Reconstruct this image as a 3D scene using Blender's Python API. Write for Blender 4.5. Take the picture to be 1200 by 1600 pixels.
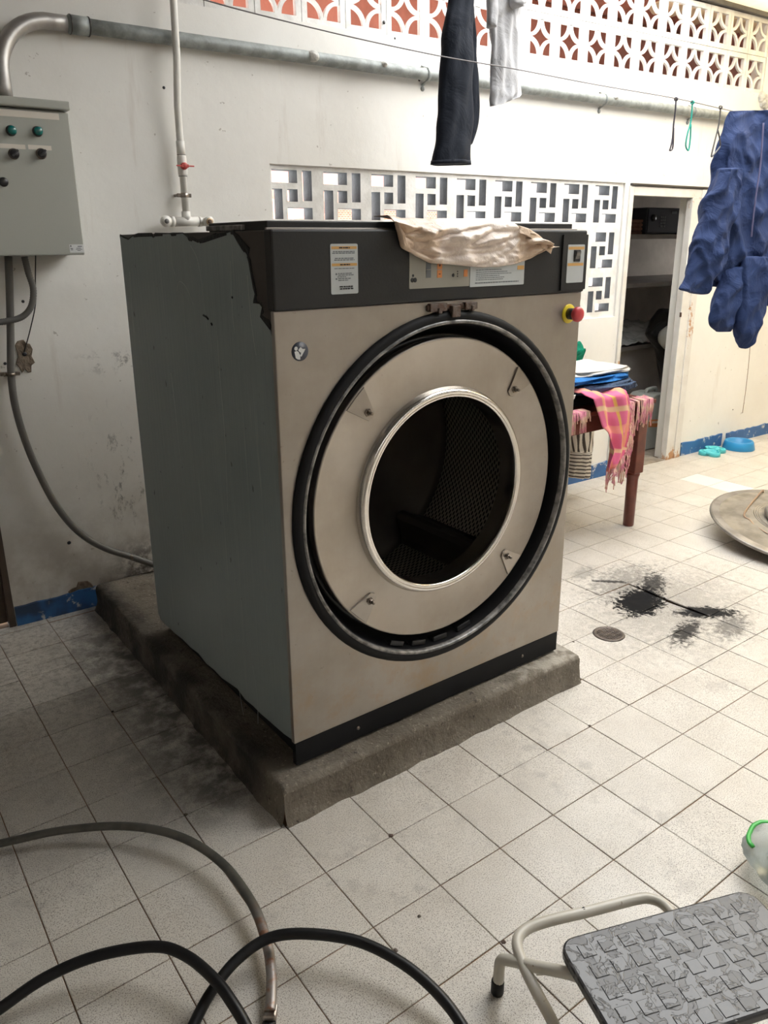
import bpy, bmesh, math, random
from mathutils import Vector, Matrix, noise

scene = bpy.context.scene
for _o in list(bpy.data.objects):
    bpy.data.objects.remove(_o)
COL = scene.collection
random.seed(7)
V = Vector

# ------------------------------------------------------------------ camera
CAM_POS = V((-0.7921, -1.5258, 1.4856))
CAM_R = Matrix(((0.8034, -0.5954, -0.0065), (-0.1837, -0.2374, -0.9539), (0.5664, 0.7675, -0.3001)))  # rows: right, down, forward
_r = V(CAM_R[0]).normalized(); _f = V(CAM_R[2]).normalized(); _u = _r.cross(_f); _f = _u.cross(_r)
FPX, CX, CY = 1210.48, 600.0, 757.34
cam = bpy.data.cameras.new('camera')
cam_o = bpy.data.objects.new('camera', cam); COL.objects.link(cam_o)
_m = Matrix.Identity(4)
for i in range(3):
    _m[i][0] = _r[i]; _m[i][1] = _u[i]; _m[i][2] = -_f[i]; _m[i][3] = CAM_POS[i]
cam_o.matrix_world = _m
cam.sensor_width = 36.0
cam.lens = FPX * 36.0 / 1600.0
cam.shift_y = (CY - 800.0) / 1600.0
cam.clip_start = 0.02
scene.camera = cam_o

# ------------------------------------------------------------------ world and exposure
world = bpy.data.worlds.new('overcast_sky'); scene.world = world
world.use_nodes = True
_bg = world.node_tree.nodes['Background']
_bg.inputs['Color'].default_value = (0.985, 0.985, 0.97, 1)
_bg.inputs['Strength'].default_value = 6.0
vs = scene.view_settings
vs.view_transform = 'Standard'; vs.look = 'None'; vs.gamma = 1.0; vs.exposure = 0.42
vs.use_curve_mapping = False

# ------------------------------------------------------------------ geometry helpers
def ray(px, py):
    return _r * ((px - CX) / FPX) - _u * ((py - CY) / FPX) + _f
def atY(px, py, y):
    d = ray(px, py); return CAM_POS + d * ((y - CAM_POS.y) / d.y)
def atX(px, py, x):
    d = ray(px, py); return CAM_POS + d * ((x - CAM_POS.x) / d.x)
def atZ(px, py, z):
    d = ray(px, py); return CAM_POS + d * ((z - CAM_POS.z) / d.z)
def project(p):
    c = p - CAM_POS; z = c.dot(_f)
    return (CX + FPX * c.dot(_r) / z, CY - FPX * c.dot(_u) / z, z)
WA = math.atan(-0.028)
WALL = Matrix.Translation((0, 1.6446, 0)) @ Matrix.Rotation(WA, 4, 'Z')      # local: u along, v into the wall, z up
WALLI = WALL.inverted()
def atW(px, py, v=0.0):                                                       # point on the plane v of the back wall, wall coordinates
    o = WALLI @ CAM_POS; d = WALLI.to_3x3() @ ray(px, py)
    return o + d * ((v - o.y) / d.y)

class B:
    def __init__(s): s.v = []; s.f = []; s.m = []; s.s = []; s.uv = []
    def add(s, vs_, fs, mi=0, smooth=False, uvs=None):
        k = len(s.v); s.v += [V(p) for p in vs_]
        s.uv += list(uvs) if uvs else [(0, 0)] * len(vs_)
        for f in fs: s.f.append([i + k for i in f]); s.m.append(mi); s.s.append(smooth)
        return s
    def box(s, a, b, mi=0):
        x0, y0, z0 = a; x1, y1, z1 = b
        return s.add([(x0,y0,z0),(x1,y0,z0),(x1,y1,z0),(x0,y1,z0),(x0,y0,z1),(x1,y0,z1),(x1,y1,z1),(x0,y1,z1)],
              [(0,3,2,1),(4,5,6,7),(0,1,5,4),(1,2,6,5),(2,3,7,6),(3,0,4,7)], mi)
    def tube(s, pts, r, n=12, closed=False, mi=0, flat=1.0, caps=True, up=None):
        pts = [V(p) for p in pts]; m = len(pts)
        rs = r if isinstance(r, (list, tuple)) else [r] * m
        vs_ = []; prev = None
        for i in range(m):
            if closed: t = pts[(i+1) % m] - pts[i-1]
            else: t = pts[min(i+1, m-1)] - pts[max(i-1, 0)]
            t.normalize()
            if prev is None:
                a = V(up) if up else (V((0,0,1)) if abs(t.z) < .9 else V((1,0,0)))
                a = (a - t * a.dot(t)).normalized()
            else: a = (prev - t * prev.dot(t)).normalized()
            prev = a; b = t.cross(a)
            for k in range(n):
                th = 2 * math.pi * k / n
                vs_.append(pts[i] + (a * math.cos(th) * flat + b * math.sin(th)) * rs[i])
        fs = []
        for i in range(m if closed else m - 1):
            for k in range(n):
                j = (i + 1) % m
                fs.append((i*n+k, i*n+(k+1) % n, j*n+(k+1) % n, j*n+k))
        if caps and not closed:
            fs.append(tuple(range(n-1, -1, -1))); fs.append(tuple((m-1)*n+k for k in range(n)))
        return s.add(vs_, fs, mi, True)
    def lathe(s, prof, c, ax=(0,0,1), n=48, mi=0, smooth=True, closed_prof=False):
        # prof: list of (radius, distance along ax)
        ax = V(ax).normalized(); a = V((1,0,0)) if abs(ax.x) < .8 else V((0,0,1))
        a = (a - ax * a.dot(ax)).normalized(); b = ax.cross(a); c = V(c)
        vs_ = []; fs = []
        for r, h in prof:
            for k in range(n):
                th = 2*math.pi*k/n
                vs_.append(c + ax*h + (a*math.cos(th) + b*math.sin(th))*r)
        m = len(prof)
        for i in range(m if closed_prof else m-1):
            for k in range(n):
                j = (i+1) % m
                fs.append((i*n+k, i*n+(k+1) % n, j*n+(k+1) % n, j*n+k))
        if not closed_prof:
            if prof[0][0] > 0: fs.append(tuple(range(n-1, -1, -1)))
            if prof[-1][0] > 0: fs.append(tuple((m-1)*n+k for k in range(n)))
        return s.add(vs_, fs, mi, smooth)
    def lathe_open(s, prof, c, ax=(0,0,1), n=64, mi=0):
        k0 = len(s.f); s.lathe(prof, c, ax, n, mi)
        # drop caps
        drop = (1 if prof[0][0] > 0 else 0) + (1 if prof[-1][0] > 0 else 0)
        for _ in range(drop): s.f.pop(); s.m.pop(); s.s.pop()
        return s
    def prism(s, poly, f3, t0, t1, mi=0):
        # poly: 2D points, f3(a, b, t) -> 3D
        n = len(poly)
        vs_ = [f3(a, b, t0) for a, b in poly] + [f3(a, b, t1) for a, b in poly]
        fs = [tuple(range(n)), tuple(range(2*n-1, n-1, -1))] + [(i, i+n, (i+1) % n+n, (i+1) % n) for i in range(n)]
        return s.add(vs_, fs, mi)
    def grid(s, fn, nu, nv, mi=0, smooth=True, thick=0.0):
        vs_ = []; uvs = []
        for j in range(nv+1):
            for i in range(nu+1):
                vs_.append(V(fn(i/nu, j/nv))); uvs.append((i/nu, j/nv))
        fs = [(j*(nu+1)+i, j*(nu+1)+i+1, (j+1)*(nu+1)+i+1, (j+1)*(nu+1)+i) for j in range(nv) for i in range(nu)]
        return s.add(vs_, fs, mi, smooth, uvs)
    def loft(s, rings, n=28, k=5, amp=0.08, seed=0.0, mi=0, caps=True, nz=0.02, ridge=0.0, rs=(5, 5, 2.2)):
        # rings: (centre, half width vector, half depth vector); cloth tube with folds
        m = len(rings); vs_ = []; uvs = []
        for i, (c, a, b) in enumerate(rings):
            c, a, b = V(c), V(a), V(b)
            for q in range(n):
                th = 2*math.pi*q/n
                w = 1 + amp*math.sin(k*th + seed + .6*i) + .5*amp*math.sin((2*k+1)*th + 2*seed)
                p = c + a*math.cos(th) + b*math.sin(th)*w
                nn = noise.noise_vector(p*14 + V((seed, 0, 0))) * nz
                if ridge:
                    q_ = V((p.x*rs[0]+p.z*1.6+seed*3, p.y*rs[1], p.z*rs[2]-p.x*.8))
                    rg_ = (1-abs(noise.noise(q_)*2))**3 if abs(noise.noise(q_)*2) < 1 else 0
                    r2_ = (1-min(1, abs(noise.noise(q_*2.3+V((9, 1, 4)))*2)))**3
                    dirn = (a*math.cos(th)*.35 + b*math.sin(th)*2.2); dirn.normalize()
                    nn = nn + dirn*ridge*(rg_ + .5*r2_ - .45)
                vs_.append(p + nn); uvs.append((q/n, i/(m-1)))
        fs = [(i*n+q, i*n+(q+1) % n, (i+1)*n+(q+1) % n, (i+1)*n+q) for i in range(m-1) for q in range(n)]
        if caps: fs += [tuple(range(n-1, -1, -1)), tuple((m-1)*n+q for q in range(n))]
        return s.add(vs_, fs, mi, True, uvs)
    def xf(s, M):
        s.v = [M @ p for p in s.v]; return s
    def fixn(s): return s

def mesh_of(b, name, mats, recalc=True, uv=False):
    me = bpy.data.meshes.new(name)
    me.from_pydata([tuple(p) for p in b.v], [], b.f)
    for m in (mats if isinstance(mats, (list, tuple)) else [mats]): me.materials.append(m)
    me.polygons.foreach_set('material_index', b.m)
    me.polygons.foreach_set('use_smooth', b.s)
    if uv:
        lay = me.uv_layers.new(name='uv')
        for l in me.loops: lay.data[l.index].uv = b.uv[l.vertex_index]
    if recalc:
        bm = bmesh.new(); bm.from_mesh(me); bmesh.ops.recalc_face_normals(bm, faces=bm.faces); bm.to_mesh(me); bm.free()
    me.update()
    return me

MW = {}
def tag(o, label=None, cat=None, group=None, kind=None):
    if label: o['label'] = label
    if cat: o['category'] = cat
    if group: o['group'] = group
    if kind: o['kind'] = kind
    return o
def _finish(o, bevel, subs, solid, seg=2):
    if solid:
        md = o.modifiers.new('solidify', 'SOLIDIFY'); md.thickness = solid; md.offset = 0
    if subs:
        md = o.modifiers.new('subdivision', 'SUBSURF'); md.levels = subs; md.render_levels = subs
    if bevel:
        md = o.modifiers.new('bevel', 'BEVEL'); md.width = bevel; md.segments = seg; md.limit_method = 'ANGLE'; md.angle_limit = math.radians(40)
        md.harden_normals = False
def thing(name, label, cat, M=(0, 0, 0), group=None):
    o = bpy.data.objects.new(name, None); COL.objects.link(o)
    if not isinstance(M, Matrix): M = Matrix.Translation(M)
    o.matrix_world = M; o.empty_display_size = .05; MW[o.name] = M
    return tag(o, label, cat, group)
def part(name, b, mats, parent, bevel=0, subs=0, solid=0, label=None, recalc=True, uv=False, kind=None, me=None, local=False):
    # b in world coordinates unless local
    if me is None:
        if not local: b.xf(MW[parent.name].inverted())
        me = mesh_of(b, name, mats, recalc, uv)
    o = bpy.data.objects.new(name, me); COL.objects.link(o); o.parent = parent
    MW[o.name] = MW[parent.name]
    _finish(o, bevel, subs, solid)
    return tag(o, label, kind=kind)
def solo(name, b, mats, label, cat, M=(0, 0, 0), bevel=0, subs=0, solid=0, group=None, kind=None, recalc=True, uv=False):
    if not isinstance(M, Matrix): M = Matrix.Translation(M)
    b.xf(M.inverted())
    o = bpy.data.objects.new(name, mesh_of(b, name, mats, recalc, uv)); COL.objects.link(o)
    o.matrix_world = M; MW[o.name] = M
    _finish(o, bevel, subs, solid)
    return tag(o, label, cat, group, kind)
def struct(name, b, mats, M=Matrix.Identity(4), bevel=0, label=None, cat=None, recalc=True):
    return solo(name, b, mats, label, cat, M, bevel=bevel, kind='structure', recalc=recalc)
def child_of(name, me, parent, loc, rot=(0, 0, 0)):
    o = bpy.data.objects.new(name, me); COL.objects.link(o); o.parent = parent
    o.location = loc; o.rotation_euler = rot
    MW[o.name] = MW[parent.name] @ Matrix.Translation(loc)
    return o
def smooth_pts(pts, n=8):
    # Catmull-Rom through points
    pts = [V(p) for p in pts]; out = []
    P = [pts[0]*2 - pts[1]] + pts + [pts[-1]*2 - pts[-2]]
    for i in range(1, len(P)-2):
        for k in range(n):
            t = k/n; a, b, c, d = P[i-1], P[i], P[i+1], P[i+2]
            out.append(.5*((2*b) + (c-a)*t + (2*a-5*b+4*c-d)*t*t + (3*b-a-3*c+d)*t**3))
    out.append(pts[-1]); return out

# ------------------------------------------------------------------ material helpers
class N:
    def __init__(s, name):
        s.mat = bpy.data.materials.new(name); s.mat.use_nodes = True
        s.t = s.mat.node_tree; s.n = s.t.nodes; s.bsdf = s.n['Principled BSDF']; s.out = s.n['Material Output']
        s.geo = None
    def new(s, typ, **kw):
        x = s.n.new(typ)
        for k, v in kw.items(): setattr(x, k, v)
        return x
    def link(s, a, b): s.t.links.new(a, b)
    def pos(s):
        if not s.geo: s.geo = s.new('ShaderNodeNewGeometry')
        return s.geo.outputs['Position']
    def objco(s):
        return s.new('ShaderNodeTexCoord').outputs['Object']
    def uvco(s): return s.new('ShaderNodeTexCoord').outputs['UV']
    def val(s, x, sock):
        if hasattr(x, 'is_linked') or hasattr(x, 'links'): s.link(x, sock)
        else: sock.default_value = x
    def math(s, op, a, b=0.0, c=None, clamp=False):
        m = s.new('ShaderNodeMath', operation=op); m.use_clamp = clamp
        s.val(a, m.inputs[0]); s.val(b, m.inputs[1])
        if c is not None: s.val(c, m.inputs[2])
        return m.outputs[0]
    def noise(s, scale, detail=3, rough=.55, co=None, stretch=None, dist=0.0):
        co = co or s.pos()
        if stretch:
            mp = s.new('ShaderNodeMapping'); mp.inputs['Scale'].default_value = stretch; s.link(co, mp.inputs[0]); co = mp.outputs[0]
        x = s.new('ShaderNodeTexNoise'); x.inputs['Scale'].default_value = scale; x.inputs['Detail'].default_value = detail
        x.inputs['Roughness'].default_value = rough; x.inputs['Distortion'].default_value = dist
        s.link(co, x.inputs['Vector']); return x.outputs['Fac']
    def voro(s, scale, co=None, feature='F1', out='Distance', rnd=1.0):
        x = s.new('ShaderNodeTexVoronoi', feature=feature); x.inputs['Scale'].default_value = scale
        x.inputs['Randomness'].default_value = rnd
        s.link(co or s.pos(), x.inputs['Vector']); return x.outputs[out]
    def ramp(s, fac, a, b, lo=0.0, hi=1.0):
        m = s.new('ShaderNodeMapRange'); m.clamp = True; m.interpolation_type = 'SMOOTHSTEP'
        s.link(fac, m.inputs[0]); m.inputs[1].default_value = a; m.inputs[2].default_value = b
        m.inputs[3].default_value = lo; m.inputs[4].default_value = hi; return m.outputs[0]
    def mix(s, fac, a, b):
        m = s.new('ShaderNodeMix', data_type='RGBA'); m.clamp_factor = True
        s.val(fac, m.inputs[0])
        for x, k in ((a, 6), (b, 7)):
            if isinstance(x, (tuple, list)): m.inputs[k].default_value = (*x[:3], 1)
            else: s.link(x, m.inputs[k])
        return m.outputs[2]
    def sep(s, co):
        x = s.new('ShaderNodeSeparateXYZ'); s.link(co, x.inputs[0]); return x.outputs
    def col(s, c):
        if isinstance(c, (tuple, list)): s.bsdf.inputs['Base Color'].default_value = (*c[:3], 1)
        else: s.link(c, s.bsdf.inputs['Base Color'])
        return s
    def set(s, rough=.5, metal=0.0, spec=None, coat=None, trans=None, alpha=None):
        s.val(rough, s.bsdf.inputs['Roughness']); s.val(metal, s.bsdf.inputs['Metallic'])
        if spec is not None: s.bsdf.inputs['Specular IOR Level'].default_value = spec
        if coat is not None: s.bsdf.inputs['Coat Weight'].default_value = coat
        if trans is not None: s.bsdf.inputs['Transmission Weight'].default_value = trans
        if alpha is not None: s.val(alpha, s.bsdf.inputs['Alpha'])
        return s
    def bump(s, h, strength=.3, dist=.01):
        b = s.new('ShaderNodeBump'); b.inputs['Strength'].default_value = strength; b.inputs['Distance'].default_value = dist
        s.link(h, b.inputs['Height']); s.link(b.outputs[0], s.bsdf.inputs['Normal']); return s
    def blob(s, cx, cy, rx, ry, ang=0.0, warp=None, wa=.0):
        # soft elliptical stain mask on the floor plane, 1 inside
        p = s.sep(s.pos()); dx = s.math('SUBTRACT', p[0], cx); dy = s.math('SUBTRACT', p[1], cy)
        ca, sa = math.cos(ang), math.sin(ang)
        ux = s.math('ADD', s.math('MULTIPLY', dx, ca/rx), s.math('MULTIPLY', dy, sa/rx))
        uy = s.math('ADD', s.math('MULTIPLY', dx, -sa/ry), s.math('MULTIPLY', dy, ca/ry))
        d = s.math('SQRT', s.math('ADD', s.math('MULTIPLY', ux, ux), s.math('MULTIPLY', uy, uy)))
        if warp is not None: d = s.math('ADD', d, s.math('MULTIPLY', s.math('SUBTRACT', warp, .5), wa))
        return d

def simple(name, c, rough=.5, metal=0.0, var=0.0, scale=8, bump=0.0, bscale=60, c2=None, spec=None, obj=False):
    n = N(name); co = n.objco() if obj else None
    if var or c2:
        f = n.ramp(n.noise(scale, 4, .6, co), .35, .65)
        n.col(n.mix(f, c, c2 or tuple(x*(1-var) for x in c)))
    else: n.col(c)
    n.set(rough, metal, spec)
    if bump: n.bump(n.noise(bscale, 4, .6, co), bump, .01)
    return n.mat

# ---- tiles: speckled terrazzo with stains and painted plinth shade that stay where they are
def tile_material(name, clean=False):
    n = N(name)
    sp = n.noise(400, 2, .6)
    sp2 = n.noise(170, 2, .5)
    mot = n.noise(6, 4, .6)
    base = n.mix(n.ramp(mot, .3, .7), (.68, .645, .59), (.60, .565, .51))
    oi = n.new('ShaderNodeObjectInfo')
    base = n.mix(n.math('MULTIPLY', oi.outputs['Random'], .22), base, (.55, .505, .45))
    if clean:
        base = n.mix(n.ramp(mot, .3, .7), (.74, .73, .70), (.70, .69, .66)); n.col(base); n.set(.3); return n.mat
    speck = n.ramp(sp, .54, .62)
    speck2 = n.ramp(sp2, .62, .70)
    c = n.mix(n.math('MULTIPLY', speck, .78), base, (.13, .105, .085))
    c = n.mix(n.math('MULTIPLY', speck2, .35), c, (.30, .25, .2))
    w = n.noise(14, 5, .65); w2 = n.noise(45, 4, .7)
    p = n.sep(n.pos())
    # dirt plus painted shade on tiles beside the plinth; dirt by wall and corner
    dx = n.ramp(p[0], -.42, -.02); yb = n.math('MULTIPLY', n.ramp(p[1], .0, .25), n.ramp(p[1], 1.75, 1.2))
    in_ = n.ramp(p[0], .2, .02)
    dirt_shade = n.math('MULTIPLY', n.math('MULTIPLY', dx, yb), in_)
    dirt_shade = n.math('MULTIPLY', dirt_shade, n.ramp(w, .30, .62, .25, 1.0))
    c = n.mix(n.math('MULTIPLY', dirt_shade, .92), c, (.035, .03, .026))
    wl = n.math('MULTIPLY', n.ramp(p[0], .3, -.2), n.ramp(p[1], .1, 1.3))
    c = n.mix(n.math('MULTIPLY', n.math('MULTIPLY', wl, n.ramp(w2, .42, .7)), .55), c, (.11, .09, .07))
    # small grey smudges across the open floor
    c = n.mix(n.math('MULTIPLY', n.ramp(n.noise(2.6, 5, .7), .60, .78), .25), c, (.36, .31, .26))
    sm = n.math('MULTIPLY', n.ramp(w, .52, .64), n.ramp(n.noise(1.7, 2), .52, .62))
    c = n.mix(n.math('MULTIPLY', sm, .22), c, (.16, .15, .15))
    # black oily spill by the sunken tile
    ww = n.noise(38, 6, .78, None, (1, 1, 1), .6); wet = None
    for (cx, cy, rx, ry, a, k, e0, e1) in ((1.89, .262, .165, .10, .35, 1.0, .8, 1.05), (2.08, .325, .17, .07, .5, .85, .4, 1.0), (2.02, .03, .17, .06, -.65, .97, .5, 1.0),
                                   (1.80, -.02, .16, .055, .3, .9, .4, 1.05), (1.93, .60, .13, .06, .2, .4, .2, 1.1), (1.955, .46, .10, .018, -.75, .85, .5, 1.0),
                                   (1.95, .16, .55, .36, .2, .36, .2, 1.2), (1.99, -.10, .16, .08, .3, .6, .3, 1.1), (2.0, .42, .3, .16, .2, .45, .3, 1.1)):
        d = n.blob(cx, cy, rx, ry, a, ww, 2.6)
        mk = n.math('MULTIPLY', n.ramp(d, e1, e0), k)
        c = n.mix(mk, c, (.010, .010, .011))
        wet = mk if wet is None else n.math('MAXIMUM', wet, mk)
    n.col(c)
    n.set(n.math('ADD', n.ramp(n.noise(9, 4), .3, .7, .30, .46), n.math('MULTIPLY', wet, .35), None, True))
    n.link(n.math('SUBTRACT', .5, n.math('MULTIPLY', wet, .42)), n.bsdf.inputs['Specular IOR Level'])
    n.bump(n.math('ADD', n.math('MULTIPLY', sp2, .4), n.noise(3, 2)), .06, .004)
    return n.mat

M_tile = tile_material('terrazzo_tile')
M_tile_clean = tile_material('clean_white_tile', True)
M_grout = simple('brown_grout', (.27, .15, .075), .9, var=.5, scale=5)

def wall_material():
    n = N('white_wall_paint')
    p = n.sep(n.pos()); big = n.noise(1.8, 4, .6); fine = n.noise(22, 5, .7); mid = n.noise(7, 5, .65)
    c = n.mix(n.ramp(big, .3, .7), (.80, .785, .745), (.745, .725, .68))
    # small chips and specks
    ch = n.math('MULTIPLY', n.ramp(n.noise(30, 3, .6), .70, .74), .6)
    c = n.mix(ch, c, (.30, .26, .21))
    # damp black mould low on the left part of the wall, brown grime near the floor
    left = n.ramp(p[0], 1.0, .45)
    band = n.math('MULTIPLY', n.ramp(p[2], 0.95, .6), n.ramp(p[2], .2, .45))
    near = n.math('MULTIPLY', n.ramp(p[0], -.02, .2), left)
    mould = n.math('MULTIPLY', n.math('MULTIPLY', band, near), n.ramp(n.noise(26, 6, .75, None, (1, 1, .45)), .54, .66))
    c = n.mix(n.math('MULTIPLY', mould, .8), c, (.10, .10, .09))
    mb = n.math('MULTIPLY', n.ramp(n.math('ABSOLUTE', n.math('SUBTRACT', p[2], 1.03)), .07, .0), n.math('MULTIPLY', near, n.ramp(n.noise(20, 6, .75), .5, .62)))
    c = n.mix(n.math('MULTIPLY', mb, .7), c, (.16, .15, .14))
    gr = n.math('MULTIPLY', n.math('MULTIPLY', n.ramp(p[2], .75, .1), n.ramp(p[0], 1.1, .5)), n.ramp(mid, .35, .65, .35, 1))
    c = n.mix(n.math('MULTIPLY', gr, .55), c, (.30, .25, .19))
    dk = n.math('MULTIPLY', n.ramp(p[2], .32, .12), n.math('MULTIPLY', n.ramp(p[0], 1.2, .5), n.ramp(p[0], .0, .25)))
    c = n.mix(n.math('MULTIPLY', dk, n.ramp(fine, .35, .6)), c, (.07, .055, .045))
    ru = n.math('MULTIPLY', n.ramp(n.noise(12, 4, .6, None, (1, 1, .12)), .62, .75), .22)
    c = n.mix(ru, c, (.42, .33, .25))
    n.col(c); n.set(.62)
    n.bump(n.math('ADD', n.math('MULTIPLY', big, 1.0), n.math('MULTIPLY', fine, .12)), .35, .02)
    return n.mat
M_wall = wall_material()
M_wall_plain = simple('plain_white_paint', (.52, .49, .45), .6, var=.08, scale=2, bump=.1, bscale=15)
M_block = simple('white_painted_block', (.80, .79, .76), .6, c2=(.66, .645, .61), scale=11, bump=.25, bscale=70)
M_block_in = simple('dark_grey_block_inside', (.12, .127, .138), .85, c2=(.09, .095, .10), scale=9, bump=.3, bscale=60)  # hole faces get a darker grey than the block front
def baseboard_material():
    n = N('blue_skirting_paint')
    f = n.ramp(n.noise(16, 5, .7), .57, .64)
    c = n.mix(n.ramp(n.noise(5, 3), .3, .7), (.025, .10, .27), (.035, .14, .36))
    c = n.mix(n.math('MULTIPLY', f, .8), c, (.62, .62, .6))
    p = n.sep(n.pos()); lf = n.math('MULTIPLY', n.ramp(p[0], .6, .2), n.ramp(n.noise(9, 4), .35, .6))
    c = n.mix(n.math('MULTIPLY', lf, .75), c, (.02, .025, .035))
    n.col(c).set(.5); return n.mat
M_base = baseboard_material()
def concrete_material():
    n = N('worn_plinth_concrete')
    a = n.noise(5, 5, .65); b = n.noise(40, 5, .7); p = n.sep(n.pos())
    c = n.mix(n.ramp(a, .3, .7), (.20, .175, .14), (.125, .105, .08))
    c = n.mix(n.ramp(b, .58, .72), c, (.035, .03, .025))
    c = n.mix(n.math('MULTIPLY', n.ramp(n.noise(90, 3, .6), .6, .68), .5), c, (.42, .38, .31))
    # side strip next to the machine blotched nearly black
    gl = n.math('MULTIPLY', n.ramp(p[0], .10, .02), n.ramp(p[1], .06, .2))
    c = n.mix(n.math('MULTIPLY', gl, n.ramp(n.noise(7, 4, .6), .35, .62, .45, .97)), c, (.022, .019, .016))
    # paint drips and pale dust on the front ledge
    fl = n.math('MULTIPLY', n.ramp(p[0], .7, 1.0), n.ramp(p[2], .085, .11))
    c = n.mix(n.math('MULTIPLY', fl, n.ramp(n.noise(18, 4), .4, .6)), c, (.36, .33, .28))
    n.col(c).set(.8); n.bump(n.math('ADD', b, n.math('MULTIPLY', a, 2)), .6, .012); return n.mat
M_concrete = concrete_material()
M_threshold = simple('stained_threshold_concrete', (.36, .31, .25), .85, c2=(.22, .18, .14), scale=9, bump=.5, bscale=40)

def steel_material(name, c, rough=.36, stain=.5):
    n = N(name)
    br = n.noise(9, 4, .6, None, (14, 14, .5)); bl = n.noise(3.2, 5, .65); p = n.sep(n.pos())
    col = n.mix(n.ramp(bl, .3, .7), c, tuple(x*y for x, y in zip(c, (.86, .83, .79))))
    low = n.math('MULTIPLY', n.ramp(p[2], .62, .2), n.ramp(n.noise(9, 5, .7), .46, .68))
    col = n.mix(n.math('MULTIPLY', low, stain*.8), col, (.40, .27, .15))
    col = n.mix(n.math('MULTIPLY', n.ramp(n.noise(60, 3, .6), .70, .74), .5*stain), col, (.10, .06, .035))
    n.col(col)
    n.set(n.math('ADD', n.ramp(bl, .3, .7, rough, rough+.10), n.math('MULTIPLY', br, .10)), .93)
    n.bump(br, .03, .002)
    return n.mat
M_steel = steel_material('brushed_stainless_front', (.415, .385, .352))
M_steel_disc = steel_material('stainless_ring_plate', (.445, .41, .37), .33, .25)
M_rim = simple('polished_steel_rim', (.78, .75, .71), .17, 1.0, var=.12, scale=6)
M_darksteel = simple('dark_cabinet_steel', (.085, .075, .068), .42, .55, var=.2, scale=3)
M_blackpanel = simple('charcoal_control_fascia', (.027, .027, .027), .5, 0, var=.25, scale=3, bump=.06, bscale=160, spec=.3)
M_kick = simple('black_kick_plate', (.010, .0105, .012), .6, 0, var=.3, scale=5, spec=.2)
M_rubber = simple('black_rubber_seal', (.006, .006, .007), .6, 0, var=.3, scale=6, bump=.1, bscale=20, spec=.25)
M_worn = simple('worn_seal_lip', (.30, .29, .28), .4, .6, c2=(.10, .10, .10), scale=30)
M_blackpaint = simple('black_enamel_channel', (.015, .015, .017), .3, .2, var=.3, scale=4)
def film_material():
    n = N('grey_protective_film')
    st = n.noise(10, 4, .6, None, (1, 5, .16), .3); bl = n.noise(2.2, 4, .6)
    c = n.mix(n.ramp(bl, .3, .7), (.215, .26, .262), (.275, .32, .32))
    c = n.mix(n.math('MULTIPLY', n.ramp(st, .64, .70), .55), c, (.34, .37, .36))
    c = n.mix(n.math('MULTIPLY', n.ramp(n.noise(40, 2, .5, None, (1, 1, .5)), .735, .75), .8), c, (.02, .02, .02))
    n.col(c).set(n.ramp(bl, .3, .7, .34, .48)); n.bump(n.math('ADD', st, n.math('MULTIPLY', bl, 2)), .12, .012); return n.mat
M_film = film_material()
M_crease = simple('pale_film_crease', (.36, .39, .385), .4)
M_glue = simple('black_adhesive_residue', (.008, .008, .009), .7, bump=.5, bscale=90)
def drum_material():
    n = N('perforated_drum_steel'); uv = n.uvco()
    mp = n.new('ShaderNodeMapping'); mp.inputs['Scale'].default_value = (110, 42, 1); n.link(uv, mp.inputs[0])
    s = n.sep(mp.outputs[0]); row = n.math('FLOOR', s[1]); off = n.math('MULTIPLY', n.math('MODULO', row, 2.0), .5)
    fx = n.math('SUBTRACT', n.math('FRACT', n.math('ADD', s[0], off)), .5); fy = n.math('SUBTRACT', n.math('FRACT', s[1]), .5)
    d = n.math('SQRT', n.math('ADD', n.math('MULTIPLY', fx, fx), n.math('MULTIPLY', fy, fy)))
    hole = n.ramp(d, .36, .30)
    n.col(n.mix(hole, (.36, .335, .30), (.004, .004, .004))); n.set(n.math('ADD', n.math('MULTIPLY', hole, .5), .32), n.math('SUBTRACT', .9, n.math('MULTIPLY', hole, .9)))
    n.bump(hole, -.4, .004); return n.mat
M_drum = drum_material()
M_drumback = simple('drum_back_steel', (.16, .145, .13), .4, .8, var=.2, scale=4)
M_label = simple('pale_grey_label', (.50, .53, .53), .35, c2=(.46, .48, .48), scale=6)
M_label2 = simple('beige_grey_keypad_film', (.30, .285, .245), .4)
M_orange = simple('amber_print', (.60, .34, .11), .5)
M_key = simple('orange_key_print', (.62, .23, .07), .5)
M_ink = simple('black_print', (.02, .02, .022), .5)
M_ink_soft = simple('grey_print', (.13, .14, .15), .5)
M_white_print = simple('white_print', (.66, .67, .66), .5)
M_navy_print = simple('dark_sticker_blue', (.05, .055, .075), .4)
M_yellow = simple('yellow_plastic', (.75, .58, .02), .35)
M_red = simple('red_plastic', (.52, .05, .06), .35)
M_blackplastic = simple('black_plastic', (.018, .018, .02), .35)
M_rust = simple('rusty_bracket_steel', (.10, .05, .032), .6, .4, c2=(.15, .125, .11), scale=40, bump=.4, bscale=90)
M_bolt = simple('dark_zinc_bolt', (.30, .26, .22), .35, .9, var=.5, scale=60)
M_galv = simple('galvanised_conduit', (.21, .225, .215), .55, .2, c2=(.31, .33, .32), scale=22, bump=.1, bscale=90)
M_galv_shiny = simple('bare_steel_elbow', (.42, .40, .375), .45, .75, var=.2, scale=12)
M_pvc = simple('white_pvc', (.74, .72, .67), .35, var=.08, scale=8)
M_redvalve = simple('red_valve_plastic', (.55, .08, .07), .4)
M_brass = simple('dull_brass_thread', (.48, .36, .22), .45, .6)
M_cab = simple('grey_enamel_cabinet', (.40, .405, .36), .42, var=.05, scale=3, bump=.04, bscale=200)
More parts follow.
